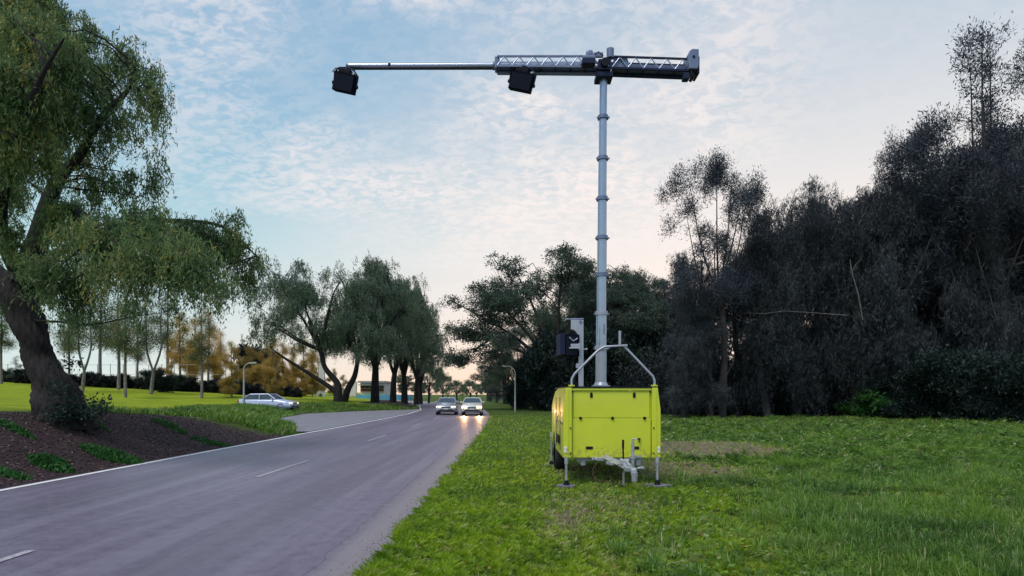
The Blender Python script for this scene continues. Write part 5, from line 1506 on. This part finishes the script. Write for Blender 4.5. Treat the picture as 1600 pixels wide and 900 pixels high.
# long pale shed far behind the lawn and a wire fence
Y = 110.0; X0 = (70 - 800) / F * Y; X1 = (262 - 800) / F * Y; z0 = float(terrain((X0 + X1) / 2, Y)) - 1.0
t = thing('long_shed', 'long pale low shed behind the dark hedge beyond the lawn', 'building', ((X0 + X1) / 2, Y, z0))
w_ = X1 - X0; hgt = bz(590, Y) - z0
MB().box((0, 5, hgt / 2), (w_, 10, hgt)).build('wall', M['white_wall'], t)
MB().box((0, 4.8, hgt + .12), (w_ + .8, 11, .24)).build('roof', M['greyroof'], t)
for i in range(9):
    x_ = -w_ / 2 + w_ * (i + .5) / 9
    MB().box((x_, -.03, hgt - 1.0), (w_ / 9 * .6, .06, .7)).build('window', M['winglass'], t)
t = thing('wire_fence', 'tall thin wire fence with grey posts behind the hedge', 'fence', (-58, 80, float(terrain(-58, 80))))
for i in range(22):
    MB().tube([(-14 + i * 1.7, 0, -1.5), (-14 + i * 1.7, 0, 2.8)], .045, 6).build('post', M['lamp_post'], t)
for z_ in (.6, 1.4, 2.7): MB().tube([(-14, 0, z_), (-14 + 21 * 1.7, 0, z_)], .02, 5).build('rail', M['lamp_post'], t)

# ------------------------------------------------------------------ cars
def car(lab, loc, rz, paint, lit, kind='hatch', wd=1.76, Lc=4.3, Hc=1.48):
    t = thing('car', lab, 'car', loc, rz)
    # local: nose towards -Y, x across
    def sect(y_, zl, zu, w_, tuck=.0):
        return [(-w_, y_, zl), (-w_ * 1.0, y_, zl + (zu - zl) * .45), (-w_ * .97, y_, zl + (zu - zl) * .8), (-w_ * (.86 - tuck), y_, zu), (w_ * (.86 - tuck), y_, zu), (w_ * .97, y_, zl + (zu - zl) * .8), (w_, y_, zl + (zu - zl) * .45), (w_, y_, zl)]
    h = wd / 2
    S = [sect(-Lc / 2, .30, .66, h * .80), sect(-Lc / 2 + .12, .22, .74, h * .93), sect(-Lc / 2 + .5, .20, .84, h), sect(-.95, .20, .97, h), sect(0, .20, .98, h), sect(1.0, .20, .99, h), sect(Lc / 2 - .5, .22, 1.0, h), sect(Lc / 2 - .1, .24, .96, h * .94), sect(Lc / 2, .34, .88, h * .86)]
    m_ = MB(); q = 8; vs_ = [p_ for s_ in S for p_ in s_]; fs_ = []
    for i in range(len(S) - 1):
        for j in range(q): fs_.append((i * q + j, i * q + (j + 1) % q, (i + 1) * q + (j + 1) % q, (i + 1) * q + j))
    fs_ += [tuple(range(q)), tuple(range((len(S) - 1) * q + q - 1, (len(S) - 1) * q - 1, -1))]
    m_.add(vs_, fs_, True); b_ = m_.build('body', M[paint], t)
    # cabin: glass volume with painted roof and pillars
    z1, z2 = .96, Hc
    def ring(y_, z_, w_): return [(-w_, y_, z_), (w_, y_, z_)]
    A = [(-h * .90, -.98, z1), (h * .90, -.98, z1), (h * .92, 1.75, z1), (-h * .92, 1.75, z1)]
    Bt = [(-h * .70, -.30, z2 - .03), (h * .70, -.30, z2 - .03), (h * .72, 1.35, z2 - .05), (-h * .72, 1.35, z2 - .05)]
    MB().add(A + Bt, [(0, 1, 5, 4), (1, 2, 6, 5), (2, 3, 7, 6), (3, 0, 4, 7)]).build('glazing', M['winglass'], t)
    MB().add([(x_, y_, z_) for x_, y_, z_ in Bt] + [(x_ * .95, y_ * (.93), z_ + .05) for x_, y_, z_ in Bt], [(0, 1, 5, 4), (1, 2, 6, 5), (2, 3, 7, 6), (3, 0, 4, 7), (4, 5, 6, 7)]).build('roof', M[paint], t)
    for i in range(4):
        MB().tube([A[i], Bt[i]], .035, 6).build('pillar', M[paint], t)
    for s in (-1, 1): MB().tube([(s * h * .915, .4, z1), (s * h * .715, .45, z2 - .03)], .03, 6).build('pillar', M[paint], t)
    for s in (-1, 1):
        for y_ in (-Lc / 2 + .82, Lc / 2 - .82): wheel(t, (s * (h - .10), y_, .32), .32, .2, s, 'alu')
        hl = MB().box((s * h * .70, -Lc / 2 + .07, .63), (.36, .14, .14), Rz(s * .35), bev=.03).build('headlight', M['head_on' if lit else 'head_off'], t)
        MB().box((s * h * 1.06, -.72, 1.0), (.18, .12, .13), bev=.03).build('mirror', M[paint], t)
        MB().box((s * h * .84, Lc / 2 - .06, .78), (.2, .12, .18), bev=.02).build('tail_light', M['redlens'], t)
        MB().box((s * h * .62, -Lc / 2 - .0, .36), (.22, .06, .08), bev=.02).build('fog_light', M['glassdark'], t)
    g_ = MB().box((0, -Lc / 2 - .005, .60), (.62, .05, .12), bev=.02).build('grille', M['black'], t)
    for k in range(3): MB().box((0, -Lc / 2 - .035, .56 + .04 * k), (.58, .01, .012)).build('grille_bar', M['alu'], g_)
    MB().box((0, -Lc / 2 + .0, .40), (.95, .08, .11), bev=.02).build('lower_intake', M['black'], t)
    MB().box((0, -Lc / 2 - .03, .49), (.37, .015, .09)).build('number_plate', M['white_wall'], t)
    MB().box((0, -Lc / 2 + .1, .27), (wd * .86, .2, .10), bev=.03).build('bumper', M['black'], t)
    if lit:
        for s in (-1, 1):
            ld = bpy.data.lights.new('headlamp_beam', 'SPOT'); lo = bpy.data.objects.new('headlamp_beam', ld); COL.objects.link(lo)
            lo.parent = t; lo.location = (s * h * .70, -Lc / 2 - .06, .62)
            lo.rotation_euler = (radians(88.2), 0, pi)
            ld.energy = 230; ld.color = (1, .50, .20); ld.spot_size = radians(50); ld.spot_blend = .8; ld.shadow_soft_size = .06
    return t
car('white car with both headlights shining, coming up the right-hand lane at the bend', (-3.15, 48.2, 0), radians(2), 'white_car', True, wd=1.64, Hc=1.34)
car('silver car in the left-hand lane beside the one with lit headlights', (-5.25, 49.0, 0), radians(3), 'silver', False, wd=1.64, Hc=1.34)
X = (420 - 800) / F * 49.5
car('pale blue car seen side-on behind the grassy bank right of the left street lamp', (X, 49.5, float(terrain(X, 49.5)) - .30), radians(84), 'blue_car', False, Lc=4.5, Hc=1.4)

# small yellow wildflowers are left to the litter; a survey stake in the rank grass
print('objects', len(bpy.data.objects), 'tris', sum(len(o.data.loops) - 2 * len(o.data.polygons) for o in bpy.data.objects if o.type == 'MESH' and o.data))
